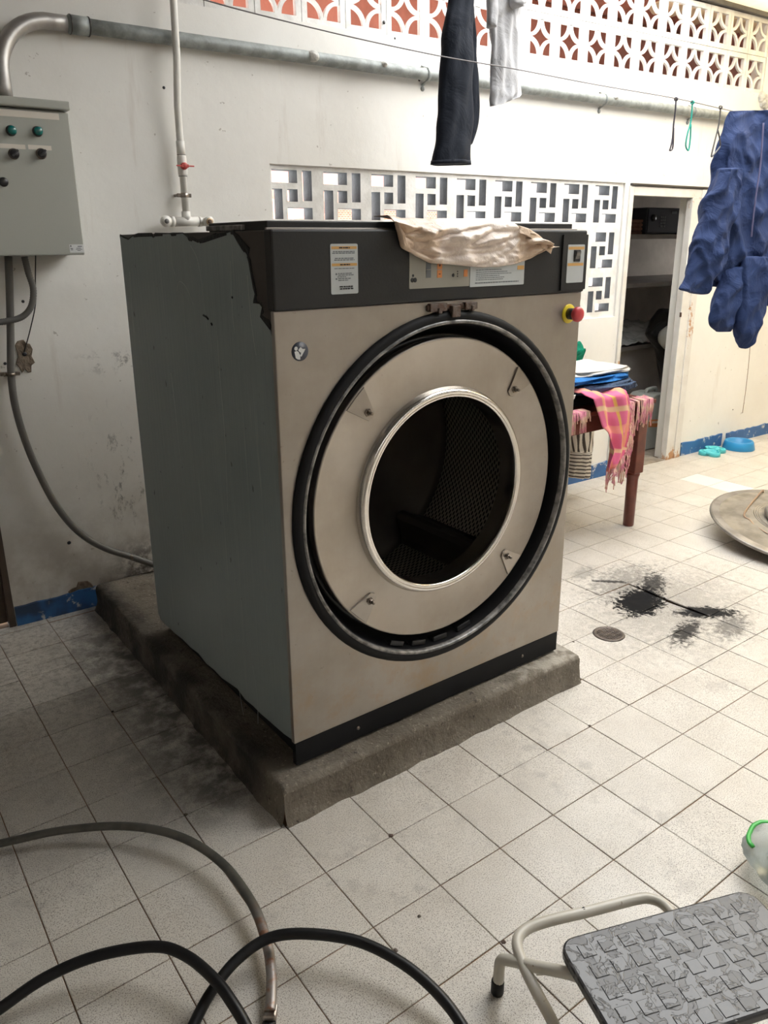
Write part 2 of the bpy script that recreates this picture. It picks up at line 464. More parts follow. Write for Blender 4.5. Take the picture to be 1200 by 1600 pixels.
M_tape = simple('beige_masking_tape', (.68, .63, .55), .6)
M_green = simple('green_lamp_lens', (.0, .14, .13), .15, spec=.8)
M_grey_pvc = simple('grey_pvc_conduit', (.135, .13, .12), .5, var=.15, scale=9)
M_mortar = simple('broken_brick_and_mortar', (.24, .19, .14), .9, c2=(.12, .09, .065), scale=30, bump=1.0, bscale=40)
M_lump = simple('cement_lump', (.62, .61, .57), .9, bump=.6, bscale=60, var=.3, scale=30)
def kraft_material():
    n = N('brown_kraft_paper')
    a = n.noise(5, 4, .6); b = n.noise(24, 5, .65, None, None, 1.0)
    u = n.math('ADD', n.sep(n.uvco())[0], n.math('MULTIPLY', n.math('SUBTRACT', n.noise(9, 2), .5), .12))
    taped = n.math('MULTIPLY', n.ramp(u, .24, .27), n.ramp(u, .70, .67))           # clear packing tape over the middle
    c = n.mix(n.ramp(a, .35, .65), (.66, .49, .35), (.74, .58, .45))
    c = n.mix(n.math('MULTIPLY', taped, .85), c, (.82, .71, .63))
    n.col(c); n.set(n.ramp(b, .3, .7, .28, .5), spec=.7); n.bump(b, .35, .02); return n.mat
M_kraft = kraft_material()
M_tapebrown = simple('brown_packing_tape', (.42, .26, .15), .25)
def hose_band():
    n = N('weathered_hose_band'); r = n.noise(25, 4, .6); p = n.sep(n.pos())
    c = n.mix(n.ramp(r, .35, .65), (.055, .053, .045), (.085, .08, .068))
    tip = n.ramp(p[1], -.20, -.36)
    c = n.mix(tip, c, n.mix(n.ramp(r, .45, .6), (.32, .29, .27), (.28, .13, .07)))
    n.col(c); n.set(.45, n.math('MULTIPLY', tip, .6)); return n.mat
M_hoseband = hose_band()
M_hose = simple('black_rubber_hose', (.008, .008, .009), .42, var=.3, scale=30, spec=.35)
M_clip = simple('bright_steel_clip', (.52, .48, .44), .3, .95, c2=(.3, .24, .2), scale=50)
def cream_tube():
    n = N('cream_enamel_tube'); f = n.ramp(n.noise(70, 3, .6), .70, .72)
    c = n.mix(n.ramp(n.noise(8, 3), .3, .7), (.62, .59, .52), (.52, .49, .42)); c = n.mix(n.math('MULTIPLY', f, .8), c, (.22, .15, .1)); n.col(c).set(.35); return n.mat
M_cream = cream_tube()
def tread_mat():
    n = N('wet_black_rubber_tread'); w = n.noise(26, 4, .6, None, None, 1.2)
    wet = n.ramp(w, .46, .50)
    n.col(n.mix(wet, (.066, .066, .068), (.05, .05, .052))); n.set(n.ramp(w, .44, .52, .36, .24), spec=.5)
    n.bump(n.math('ADD', n.math('MULTIPLY', wet, .5), n.math('MULTIPLY', n.noise(70, 3, .6), .25)), .35, .003); return n.mat
M_tread = tread_mat()
M_wood = simple('red_brown_varnished_wood', (.17, .042, .026), .3, c2=(.12, .028, .018), scale=12)
M_jerry = simple('grey_white_jerrycan_plastic', (.42, .44, .41), .5, var=.1, scale=5)
M_bluebowl = simple('blue_plastic_bowl', (.02, .24, .52), .35)
M_teal = simple('turquoise_plastic_mat', (.08, .52, .58), .4)
M_castdoor = simple('dirty_cast_metal_disc', (.30, .275, .24), .5, .35, c2=(.17, .155, .135), scale=7, bump=.25, bscale=25)
M_castrim = simple('disc_edge_metal', (.36, .335, .31), .4, .6, c2=(.24, .22, .2), scale=10)
M_glass_dark = simple('dark_greenish_glass', (.10, .12, .11), .12)
M_copper = simple('coppery_wire', (.38, .27, .2), .4, .7)
M_drain = simple('cast_drain_grate', (.15, .125, .11), .5, .6, var=.4, scale=40)
M_drain_hole = simple('drain_hole_dark', (.02, .018, .016), .9)
M_wire = simple('clothesline_wire', (.16, .15, .15), .45, .4)
M_hookdark = simple('dark_violet_plastic', (.06, .055, .075), .4)
M_hookteal = simple('teal_plastic', (.02, .40, .32), .4)
M_hookgrey = simple('dark_grey_plastic', (.09, .085, .085), .4)
def cloth(name, c, c2, scale=9, bump=.5, fine=400, rough=.8):
    n = N(name); a = n.noise(scale, 4, .6); n.col(n.mix(n.ramp(a, .3, .7), c, c2)).set(rough, spec=.2)
    n.bump(n.math('ADD', n.noise(scale*1.6, 4, .6, None, None, .8), n.math('MULTIPLY', n.noise(fine, 1), .05)), bump, .03); return n.mat
M_navy = cloth('navy_blue_cotton', (.026, .046, .125), (.020, .035, .098), 6, .7)
M_seam = simple('pale_seam_thread', (.16, .15, .26), .9)
M_blackdenim = cloth('black_denim', (.012, .015, .023), (.018, .022, .032), 5, .35)
M_whitecloth = cloth('white_grey_cotton', (.50, .50, .515), (.44, .44, .455), 6, .4)
M_offwhite = cloth('off_white_cotton', (.66, .64, .60), (.58, .56, .52), 10, .5)
M_bluecloth = cloth('bright_blue_cotton', (.03, .19, .52), (.02, .13, .38), 12, .8)
M_slate = cloth('slate_blue_cotton', (.075, .115, .20), (.055, .085, .15), 14, .8)
M_darkcloth = cloth('black_cotton', (.012, .013, .018), (.02, .02, .026), 12, .7)
M_greencloth = cloth('green_cotton', (.0, .23, .14), (.0, .13, .075), 12, .6)
def plaid():
    n = N('pink_orange_plaid_cotton'); s = n.sep(n.uvco())
    def band(co, k, ph, w): 
        t = n.math('FRACT', n.math('ADD', n.math('MULTIPLY', co, k), ph)); return n.ramp(n.math('ABSOLUTE', n.math('SUBTRACT', t, .5)), w, w-.03)
    c = n.mix(band(s[0], 1.6, .15, .16), (.74, .17, .30), (.80, .36, .22))
    c = n.mix(n.math('MULTIPLY', band(s[1], 2.2, .3, .14), .6), c, (.84, .36, .24))
    c = n.mix(n.math('MULTIPLY', band(s[0], 1.6, .62, .05), .9), c, (.82, .52, .12))
    c = n.mix(n.math('MULTIPLY', band(s[1], 2.2, .75, .06), .85), c, (.80, .58, .34))
    n.col(c).set(.85, spec=.15); return n.mat
M_plaid = plaid()
M_fringe = simple('pink_fringe_threads', (.72, .25, .36), .9, c2=(.78, .55, .40), scale=25)
def stripes():
    n = N('black_and_cream_striped_cloth'); s = n.sep(n.uvco())
    t1 = n.math('FRACT', n.math('MULTIPLY', s[0], 13)); t2 = n.math('FRACT', n.math('MULTIPLY', s[1], 22))
    top = n.math('LESS_THAN', s[1], .56)
    a = n.ramp(n.math('ABSOLUTE', n.math('SUBTRACT', t1, .5)), .22, .16); b = n.ramp(n.math('ABSOLUTE', n.math('SUBTRACT', t2, .5)), .22, .16)
    f = n.math('ADD', n.math('MULTIPLY', a, top), n.math('MULTIPLY', b, n.math('SUBTRACT', 1.0, top)))
    n.col(n.mix(f, (.62, .57, .50), (.075, .06, .05))).set(.85, spec=.15); return n.mat
M_stripes = stripes()
def rusty_white():
    n = N('rusty_white_door_frame'); p = n.sep(n.pos()); r = n.noise(9, 5, .7, None, (1, 1, .35)); r2 = n.noise(45, 4, .7)
    c = n.mix(n.ramp(n.noise(6, 3), .3, .7), (.72, .70, .66), (.62, .59, .54))
    lo = n.ramp(p[2], .12, .0, 0, .10)
    f = n.ramp(n.math('ADD', n.math('ADD', n.math('MULTIPLY', r, .7), n.math('MULTIPLY', r2, .3)), lo), .585, .64)
    c = n.mix(f, c, n.mix(r2, (.33, .13, .05), (.55, .33, .17))); n.col(c).set(.5); return n.mat
M_frame = rusty_white()
M_store = simple('dim_storeroom_plaster', (.62, .58, .53), .85, var=.2, scale=3)
M_store_shelf = simple('storeroom_shelf_slab', (.34, .31, .28), .8, var=.2, scale=6)
M_safe = simple('dark_navy_safe', (.018, .021, .032), .5)
M_crate = simple('brown_crate', (.24, .12, .08), .7, c2=(.18, .085, .055), scale=20)
M_plasticsheet = simple('crumpled_clear_plastic', (.60, .62, .60), .22, bump=.8, bscale=25)
M_binbag = simple('black_bin_bag', (.012, .012, .013), .3, bump=.6, bscale=18)
M_bag = None
def clear_bag():
    n = N('clear_plastic_bag'); n.col((.80, .86, .86)).set(.12, trans=.75); n.bsdf.inputs['IOR'].default_value = 1.15
    n.bump(n.noise(30, 4, .6), .6, .01); return n.mat
M_bag = clear_bag()
M_bagstripe = simple('green_bag_print', (.06, .45, .08), .35)
M_bagstuff = simple('dark_things_in_bag', (.12, .09, .07), .7, c2=(.22, .30, .34), scale=18)
M_terracotta = simple('terracotta_neighbour_wall', (.29, .105, .07), .8, c2=(.22, .078, .05), scale=4, bump=.3, bscale=30)
def brickmat():
    n = N('red_brick_masonry'); x = n.new('ShaderNodeTexBrick'); x.inputs['Scale'].default_value = 9; x.inputs['Color1'].default_value = (.46, .18, .11, 1)
    x.inputs['Color2'].default_value = (.34, .12, .075, 1); x.inputs['Mortar'].default_value = (.55, .5, .45, 1)
    mp = n.new('ShaderNodeMapping'); mp.inputs['Rotation'].default_value = (math.pi/2, 0, 0); n.link(n.pos(), mp.inputs[0]); n.link(mp.outputs[0], x.inputs[0])
    n.col(x.outputs[0]).set(.85); return n.mat
M_brick = brickmat()
M_rooftile = simple('red_roof_tile', (.55, .22, .15), .8, c2=(.42, .15, .10), scale=6)
M_roofmetal = simple('grey_corrugated_roof', (.20, .195, .185), .6, .2, var=.3, scale=3)
M_beam = simple('grey_roof_beam', (.13, .12, .11), .7, var=.3, scale=6)
def translucent():
    n = N('cream_translucent_roof'); t = n.new('ShaderNodeBsdfTranslucent'); t.inputs[0].default_value = (.94, .85, .66, 1)
    d = n.new('ShaderNodeBsdfDiffuse'); d.inputs[0].default_value = (.82, .74, .56, 1); m = n.new('ShaderNodeMixShader'); m.inputs[0].default_value = .3
    n.link(t.outputs[0], m.inputs[1]); n.link(d.outputs[0], m.inputs[2]); n.link(m.outputs[0], n.out.inputs[0]); return n.mat
M_trans = translucent()
M_brownwood = simple('dark_brown_door_wood', (.085, .06, .045), .6, var=.4, scale=6)
M_darkgap = simple('dark_gap_material', (.03, .028, .026), .9)

# =================================================================== SETTING
RX0, RX1, RY0 = -2.6, 7.6, -4.6
# ---- floor with single tiles
fb = B()                                                                # screed with a shallow washed-out pit under the spill
for a_, c_ in (((RX0, RY0), (1.6, 1.72)), ((2.2, RY0), (RX1, 1.72)), ((1.6, RY0), (2.2, -.2)), ((1.6, .4), (2.2, 1.72))): fb.box((*a_, -.12), (*c_, -.003))
fb.box((1.6, -.2, -.12), (2.2, .4, -.025))
floor = struct('floor', fb, M_grout)
T = .2; GAP = .0026
def tile_mesh(name, mat):
    b = B(); g = GAP/2; h = .0022
    x0, x1 = g, T-g
    b.add([(x0,x0,-.006),(x1,x0,-.006),(x1,x1,-.006),(x0,x1,-.006),(x0,x0,-h*.4),(x1,x0,-h*.4),(x1,x1,-h*.4),(x0,x1,-h*.4),
           (x0+.0015,x0+.0015,0),(x1-.0015,x0+.0015,0),(x1-.0015,x1-.0015,0),(x0+.0015,x1-.0015,0)],
          [(0,1,5,4),(1,2,6,5),(2,3,7,6),(3,0,4,7),(4,5,9,8),(5,6,10,9),(6,7,11,10),(7,4,8,11),(8,9,10,11)])
    return mesh_of(b, name, mat)
me_tile = tile_mesh('floor_tile', M_tile); me_tile_c = tile_mesh('floor_tile_clean', M_tile_clean)
cand = []
for i in range(-13, 38):
    for j in range(-23, 8):
        x, y = i*T, j*T
        if 0 <= i <= 5 and 0 <= j <= 7: continue                       # under the plinth
        c = V((x+.1, y+.1, 0))
        if (c - CAM_POS).dot(_f) < .3: a = 0
        else:
            px, py, z = project(c)
            a = (1/z**3) if (-60 < px < 1260 and 650 < py < 1660) else 0
        cand.append((a, i, j))
cand.sort(reverse=True)
rnd = random.Random(3)
rest = B()
for k, (a, i, j) in enumerate(cand):
    cl = (i, j) in ((18, 5), (18, 4))
    if k < 298 and a > 0:
        sx = 0.0
        loc = (i*T, j*T, rnd.uniform(-.0006, .0006)); rot = (rnd.uniform(-.002, .002), rnd.uniform(-.002, .002), 0)
        if (i, j) == (9, 0): loc = (i*T, j*T, -.001); rot = (-.035, .02, 0)                  # sunken tile by the spill
        if (i, j) == (9, 1): loc = (i*T, j*T, -.008); rot = (.03, .008, 0)
        child_of('floor_tile', me_tile_c if cl else me_tile, floor, loc, rot)
    else:
        g = GAP/2; x, y = i*T, j*T
        rest.add([(x+g, y+g, 0), (x+T-g, y+g, 0), (x+T-g, y+T-g, 0), (x+g, y+T-g, 0)], [(0, 1, 2, 3)])
for i in range(-13, 5):                                                # cut strip against the wall
    g = GAP/2; x = i*T; y1 = 1.66
    rest.add([(x+g, 1.6+g, 0), (x+T-g, 1.6+g, 0), (x+T-g, y1, 0), (x+g, y1, 0)], [(0, 1, 2, 3)])
part('more_floor_tiles', rest, M_tile, floor, kind='stuff')

# ---- back wall with two breeze block openings and two doorways (wall coordinates)
WIN = (.935, 3.268, 1.030, 1.803)
UPZ0, UPP, UPH, UPN = 2.362, .2159, .22, 19
UPU1 = 4.575; UPU0 = UPU1 - UPP*UPN
D1 = (3.312, 3.95, 1.765); D2 = (-1.25, -.325, 2.06)
TH = .10
wb = B()
def wr(u0, u1, z0, z1, t=TH): wb.box((u0, 0, z0), (u1, t, z1))
wr(-3.2, D2[0], 0, 2.345); wr(D2[0], D2[1], D2[2], 2.345)
wr(D2[1], WIN[0], 0, 2.345); wr(WIN[0], WIN[1], 0, WIN[2]); wr(WIN[0], WIN[1], WIN[3], 2.345)
wr(WIN[1], D1[0], 0, 2.345); wr(D1[0], D1[1], D1[2], 2.345); wr(D1[1], 8.2, 0, 2.345)
wr(-3.2, UPU0, 2.345, 2.83); wr(UPU1, 8.2, 2.345, 2.83)
# mortar bed under and over the sloping upper course
wb.add([WALL.inverted() @ (WALL @ V(p)) for p in [(UPU0,0,2.345),(UPU1,0,2.345),(UPU1,0,2.395),(UPU0,0,2.352),(UPU0,TH,2.345),(UPU1,TH,2.345),(UPU1,TH,2.395),(UPU0,TH,2.352)]],
       [(0,1,2,3),(5,4,7,6),(3,2,6,7),(0,4,5,1),(0,3,7,4),(1,5,6,2)])
wb.xf(WALL)
wall_back = struct('wall_back', wb, M_wall, WALL)

def perforated(w, h, d, holes):
    xs = sorted(set([0, w] + [x for o in holes for x in (o[0], o[1])])); zs = sorted(set([0, h] + [z for o in holes for z in (o[2], o[3])]))
    nx, nz = len(xs)-1, len(zs)-1
    def solid(i, k):
        if i < 0 or k < 0 or i >= nx or k >= nz: return False
        cx, cz = (xs[i]+xs[i+1])/2, (zs[k]+zs[k+1])/2
        return not any(o[0] < cx < o[1] and o[2] < cz < o[3] for o in holes)
    b = B()
    for i in range(nx):
        for k in range(nz):
            if not solid(i, k): continue
            x0, x1, z0, z1 = xs[i], xs[i+1], zs[k], zs[k+1]
            b.add([(x0,0,z0),(x1,0,z0),(x1,0,z1),(x0,0,z1)], [(0,1,2,3)], 0)
            b.add([(x0,d,z0),(x1,d,z0),(x1,d,z1),(x0,d,z1)], [(3,2,1,0)], 0)
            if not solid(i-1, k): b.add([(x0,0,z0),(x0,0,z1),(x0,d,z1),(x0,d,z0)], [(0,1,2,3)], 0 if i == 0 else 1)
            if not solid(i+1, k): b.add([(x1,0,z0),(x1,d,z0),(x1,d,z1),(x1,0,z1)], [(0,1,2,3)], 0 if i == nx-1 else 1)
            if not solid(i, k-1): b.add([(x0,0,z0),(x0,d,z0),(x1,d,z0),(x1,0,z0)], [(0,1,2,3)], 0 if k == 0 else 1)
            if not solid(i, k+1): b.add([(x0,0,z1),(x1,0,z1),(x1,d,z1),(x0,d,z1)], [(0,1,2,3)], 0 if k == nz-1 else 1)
    return b
BW, BH = .2589, .2575
hx0, hw, hz1, hh = .011, .198, BH-.020, .203
def H(x0, x1, z0, z1): return (hx0+hw*x0, hx0+hw*x1, hz1-hh*z1, hz1-hh*z0)
pin = perforated(BW, BH, .08, [H(0,.63,0,.26), H(.76,1,0,.62), H(0,.25,.385,1), H(.37,.63,.385,.64), H(.365,1,.76,1)])
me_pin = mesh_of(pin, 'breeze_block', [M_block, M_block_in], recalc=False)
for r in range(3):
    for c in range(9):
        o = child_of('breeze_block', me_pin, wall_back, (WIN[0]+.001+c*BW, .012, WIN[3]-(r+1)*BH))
# quarter-circle blocks of the upper course
def arc_block(w, h, d):
    b = B(); s = .162; x0 = (w-s)/2; z0 = (h-s)/2
    b2 = perforated(w, h, d, [(x0, x0+s, z0, z0+s)])
    b.add(b2.v, b2.f, 0); b.m = list(b2.m)
    b.m = [0]*len(b.m)
    R1, R2 = s*.405, s*.505; n = 8; e = .004
    for (cx, cz, a0) in ((x0, z0, 0), (x0+s, z0, 90), (x0+s, z0+s, 180), (x0, z0+s, 270)):
        vs_ = []
        for k in range(n+1):
            a = math.radians(a0 + 90*k/n)
            for R in (R1, R2):
                for y in (e, d-e): 
                    x = min(max(cx+R*math.cos(a), x0), x0+s); z = min(max(cz+R*math.sin(a), z0), z0+s)
                    vs_.append((x, y, z))
        fs = []
        for k in range(n):
            i = k*4; j = i+4
            fs += [(i, i+2, j+2, j), (i+1, j+1, j+3, i+3), (i, j, j+1, i+1), (i+2, i+3, j+3, j+2)]
        b.add(vs_, fs, 0)
    return b
me_arc = mesh_of(arc_block(UPP-.003, UPH-.003, .022), 'openwork_block', [M_block])
for r in range(2):
    for c in range(UPN):
        u = UPU0 + c*UPP
        child_of('openwork_block', me_arc, wall_back, (u, .004, UPZ0 - .012 + .0105*(u-1.0) + r*UPH), (0, -.0105, 0))
# patches on the wall: broken crater, chipped base, old screw holes
def crater(px, py, ru, rz, seed, name, mat=M_mortar):
    c = atW(px, py); rr = random.Random(seed); n = 18; b = B(); vs_ = [(c.x, -.0022, c.z)]; 
    rim = [(1+rr.uniform(-.22, .22)) for _ in range(n)]
    for k in range(n):
        a = 2*math.pi*k/n; vs_.append((c.x+ru*.55*rim[k]*math.cos(a), -.0035+rr.uniform(-.0015, .001), c.z+rz*.55*rim[k]*math.sin(a)))
    for k in range(n):
        a = 2*math.pi*k/n; vs_.append((c.x+ru*rim[k]*math.cos(a), -.0065, c.z+rz*rim[k]*math.sin(a)))
    for k in range(n):
        a = 2*math.pi*k/n; vs_.append((c.x+ru*rim[k]*1.08*math.cos(a), .002, c.z+rz*rim[k]*1.08*math.sin(a)))
    fs = [(0, 1+k, 1+(k+1) % n) for k in range(n)]
    for q in (1, 1+n): fs += [(q+k, q+n+k, q+n+(k+1) % n, q+(k+1) % n) for k in range(n)]
    b.add(vs_, fs); b.xf(WALL); part(name, b, mat, wall_back)
crater(38, 557, .029, .060, 1, 'broken_plaster_patch')
crater(128, 925, .045, .040, 5, 'broken_plaster_patch')
b = B(); c = atW(38, 553); b.lathe([(.0, -.008), (.007, -.008), (.008, -.004)], (c.x, 0, c.z), (0, 1, 0), 12); part('cable_hole', b.xf(WALL), M_blackplastic, wall_back)
for k, (px, py, r) in enumerate(((36, 471, .006), (655, 125, .007), (8, 568, .006), (7, 586, .006), (108, 848, .008), (1145, 640, .005), (617, 60, .005), (600, 35, .008), (256, 137, .006))):
    c = atW(px, py); b = B(); b.lathe([(0, -.001), (r*.7, -.001), (r, .001)], (c.x, -.0015, c.z), (0, 1, 0), 10); part('screw_hole', b.xf(WALL), M_blackplastic, wall_back)
# rough concrete knob where the pipe course meets the far column
b = B(); c = atW(1194, 152)
for k in range(5): b.lathe([(0, -.03), (.03, -.015), (.035, 0)], (c.x+random.uniform(-.04, .05), 0, c.z+random.uniform(-.05, .05)), (0, 1, 0), 8, smooth=False)
part('rough_mortar_patch', b.xf(WALL), M_lump, wall_back)
# crack in the wall by the door
b = B(); b.tube([WALL @ V((atW(x, y).x, -.0005, atW(x, y).z)) for x, y in ((1172, 540), (1169, 575), (1165, 610), (1160, 645))], .0022, 5); part('wall_crack', b, M_grout, wall_back)

# skirting boards painted blue
for k, (u0, u1, h) in enumerate(((-.31, .02, .085), (1.20, 3.30, .095), (4.10, 4.60, .092), (4.66, 8.0, .088))):
    b = B(); n = max(3, int((u1-u0)/.04)); rr = random.Random(k+4); vs_ = []; fs = []
    for i in range(n+1):
        u = u0+(u1-u0)*i/n; hh_ = h + rr.uniform(-.006, .006)
        vs_ += [(u, -.009, 0), (u, -.009, hh_), (u, .002, hh_+.002)]
    for i in range(n): fs += [(3*i, 3*i+3, 3*i+4, 3*i+1), (3*i+1, 3*i+4, 3*i+5, 3*i+2)]
    fs += [(0, 1, 2), (3*n, 3*n+2, 3*n+1)]
    b.add(vs_, fs); struct('baseboard_back', b.xf(WALL), M_base, WALL)

# ---- doorway with rusty frame, and the storeroom behind
dr = thing('door_1', None, None, WALL @ Matrix.Translation((3.6, 0, 0))); tag(dr, kind='structure')
def wallpart(name, mat, parent, boxes, bevel=.003, **k):
    b = B()
    for a, c in boxes: b.box(a, c)
    return part(name, b.xf(WALL), mat, parent, bevel=bevel, **k)
wallpart('jamb', M_frame, dr, [((3.302, -.012, 0), (3.338, .03, 1.787))])
wallpart('jamb', M_frame, dr, [((3.918, -.016, 0), (3.978, .03, 1.737)), ((3.978, -.010, 0), (4.013, .02, 1.737)), ((4.013, -.016, 0), (4.078, .02, 1.787))])
wallpart('lintel', M_frame, dr, [((3.338, -.012, 1.735), (4.013, .03, 1.787))])
wallpart('dark_strip', M_darksteel, dr, [((3.31, -.02, 1.789), (4.08, .004, 1.803))])  # dark strip along the top of the lintel
wallpart('hinge_lug', M_rust, dr, [((3.914, -.02, .99), (3.922, -.008, 1.02))], .001)
SR0, SR1, SRD = 3.30, 6.6, 1.6
def sbox(name, a, c, mat): return struct(name, B().box(a, c).xf(WALL), mat, WALL)
sbox('wall_storeroom_back', (SR0, SRD, 0), (SR1, SRD+.1, 2.4), M_store)
sbox('wall_storeroom_left', (SR0-.025, TH, 0), (SR0, SRD, 2.4), M_store)
struct('wall_storeroom_right', B().box((SR1, TH, 0), (SR1+.1, SRD, 1.2)).box((SR1, TH, 1.65), (SR1+.1, SRD, 2.4)).box((SR1, TH, 1.2), (SR1+.1, .5, 1.65)).box((SR1, 1.45, 1.2), (SR1+.1, SRD, 1.65)).xf(WALL), M_store, WALL)  # unseen opening added in this wall to let daylight into the storeroom
sbox('ceiling_storeroom', (SR0-.02, TH, 2.2), (SR1+.1, SRD+.1, 2.28), M_store)
b = B().box((SR0, -.006, -.1), (SR1, SRD, .004)); 
b = B().box((3.338, -.006, -.1), (3.918, TH+.001, .005)).box((SR0, TH, -.1), (SR1, SRD, .003))
struct('floor_storeroom', b.xf(WALL), M_threshold, WALL)
# the other doorway at the very left, closed
d2 = thing('door_2', None, None, WALL @ Matrix.Translation((-.8, 0, 0))); tag(d2, kind='structure')
wallpart('door_leaf', M_brownwood, d2, [((D2[0]+.02, .03, .01), (D2[1]-.012, .07, D2[2]-.02))])
wallpart('jamb', M_brownwood, d2, [((D2[1]-.014, -.008, 0), (D2[1]+.012, .06, D2[2]+.02))])
wallpart('jamb', M_brownwood, d2, [((D2[0]-.012, -.008, 0), (D2[0]+.014, .06, D2[2]+.02))])
wallpart('lintel', M_brownwood, d2, [((D2[0]+.014, -.008, D2[2]-.02), (D2[1]-.014, .06, D2[2]+.02))])
# ---- the rest of the yard: side walls, front wall, roof with an added front part
struct('wall_left', B().box((RX0-.12, RY0, -.12), (RX0, 1.9, 3.3)), M_wall_plain)
struct('wall_front', B().box((RX0-.12, RY0-.12, -.12), (RX1+.12, RY0, 3.2)), M_wall_plain)
struct('wall_right', B().box((RX1, RY0, -.12), (RX1+.12, 1.8, 3.0)), M_wall_plain)
def roof(name, x0, x1, y0, y1, z0, z1, mat, nwave, amp=.018):
    b = B(); n = nwave*8
    b.grid(lambda s, t: (x0+(x1-x0)*s, y0+(y1-y0)*t, z0+(z1-z0)*t + amp*math.sin(2*math.pi*nwave*s)), n, 1)
    o = struct(name, b, mat, recalc=False); md = o.modifiers.new('solidify', 'SOLIDIFY'); md.thickness = .004; return o
ROOF_X, TRANS_X = 1.35, 3.75
roof('ceiling', RX0, ROOF_X, RY0, 1.75, 3.35, 2.93, M_roofmetal, 24)
roof('ceiling_front_added', ROOF_X, RX1, RY0, -1.55, 3.35, 3.16, M_roofmetal, 40)  # unseen roof sheet added to darken the front of the yard
roof('ceiling_translucent', TRANS_X, RX1, -1.6, 1.9, 3.15, 2.85, M_trans, 26)
struct('trim_1', B().box((UPU0, -.02, 2.824), (8.0, .06, 2.852)).xf(WALL), M_beam, WALL, bevel=.004)
struct('trim_2', B().box((ROOF_X-.05, RY0, 3.2), (ROOF_X+.03, 1.6, 3.29)), M_beam)
# ---- seen through the openwork: the neighbours
nb = B().box((-1.0, .95, 2.20), (8.2, 1.05, 2.97)).xf(WALL)
solo('neighbour_upper_wall', nb, M_terracotta, 'terracotta red wall seen through the upper openwork blocks', 'building', WALL @ Matrix.Translation((3, 1.0, 2.20)))
solo('neighbour_eave', B().box((-2.4, TH+.03, 2.98), (8.4, 3.2, 3.06)).xf(WALL), M_rooftile, 'red eave roof over the passage behind the upper openwork blocks', 'roof', WALL @ Matrix.Translation((3, 1.6, 2.98)))
nh = thing('neighbour_house', 'brick house with red tiled roof seen through the lower breeze blocks', 'building', WALL @ Matrix.Translation((9, 9, 0)))
part('wall', B().box((5.2, 7.5, -1), (14, 12, 2.05)).xf(WALL), M_brick, nh)
b = B(); b.add([(4.9, 7.2, 2.0), (14.3, 7.2, 2.0), (14.3, 9.7, 3.2), (4.9, 9.7, 3.2), (14.3, 12.3, 2.0), (4.9, 12.3, 2.0)], [(0, 1, 2, 3), (3, 2, 4, 5), (0, 3, 5), (1, 4, 2)])
part('roof', b.xf(WALL), M_rooftile, nh, solid=.08)
nh2 = thing('neighbour_shed', 'low shed with red tiled roof behind the first breeze blocks', 'building', WALL @ Matrix.Translation((4, 6, 0)))
part('wall', B().box((2.9, 6.0, -1), (4.6, 8, 1.62)).xf(WALL), M_darksteel, nh2)
b = B(); b.add([(2.8, 5.8, 1.55), (4.7, 5.8, 1.78), (4.7, 8.2, 2.2), (2.8, 8.2, 1.95)], [(0, 1, 2, 3)])
part('roof', b.xf(WALL), M_rooftile, nh2, solid=.06)

# =================================================================== PLINTH
def plinth():
    b = B(); x0, x1, y0, y1, z1 = .0, 1.178, .0, 1.60, .1105
    nx, ny = 60, 80
    def prof(d, R=.022):                       # rounded edge: d = distance from edge, returns drop
        return 0 if d >= R else R - math.sqrt(max(0, R*R-(R-d)**2))
    vs_ = []; idx = {}
    def P(x, y):
        d = min(x-x0, x1-x, y-y0)
        p = V((x*9, y*9, 0)); nz_ = noise.noise(p)*.004 + noise.noise(p*4)*.002
        R = .014 + .012*abs(noise.noise(V((x*4, y*4, 3))))
        return V((x, y, z1 - prof(max(d, 0), R) + nz_*(1 if d > .001 else .6)))
    xs = [x0 + (x1-x0)*t for t in ([0, .003, .008, .016] + [.03+.94*i/nx for i in range(nx+1)] + [.984, .992, .997, 1])]
    ys = [y0 + (y1-y0)*t for t in ([0, .002, .006, .012] + [.02+.98*i/ny for i in range(ny+1)])]
    for y in ys:
        for x in xs: vs_.append(P(x, y))
    m = len(xs); fs = [(j*m+i, j*m+i+1, (j+1)*m+i+1, (j+1)*m+i) for j in range(len(ys)-1) for i in range(m-1)]
    b.add(vs_, fs, 0, True)
    def skirt(edge, nrm):
        k = 7; vv = []
        for t in range(k+1):
            for p in edge:
                z = p.z*(1-t/k) - .006*(t/k)
                o = noise.noise(V((p.x*10, p.y*10, z*14)))*.005 + noise.noise(V((p.x*40, p.y*40, z*40)))*.002
                vv.append(V((p.x, p.y, z)) + V(nrm)*(o if t else 0) + V(nrm)*(.016 + .008*noise.noise(V((p.x*14, p.y*14, 2))))*(t/k)**4)
        m2 = len(edge); b.add(vv, [(t*m2+i, t*m2+i+1, (t+1)*m2+i+1, (t+1)*m2+i) for t in range(k) for i in range(m2-1)], 0, True)
    skirt([P(x, y0) for x in xs], (0, -1, 0)); skirt([P(x0, y) for y in ys], (-1, 0, 0)); skirt([P(x1, y) for y in ys], (1, 0, 0))
    b.add([(x0,y0,-.006),(x1,y0,-.006),(x1,y1,-.006),(x0,y1,-.006)], [(3,2,1,0)])
    return solo('concrete_plinth', b, M_concrete, 'low worn concrete plinth under the big laundry machine, against the wall', 'plinth', (.6, .8, 0))
plinth()
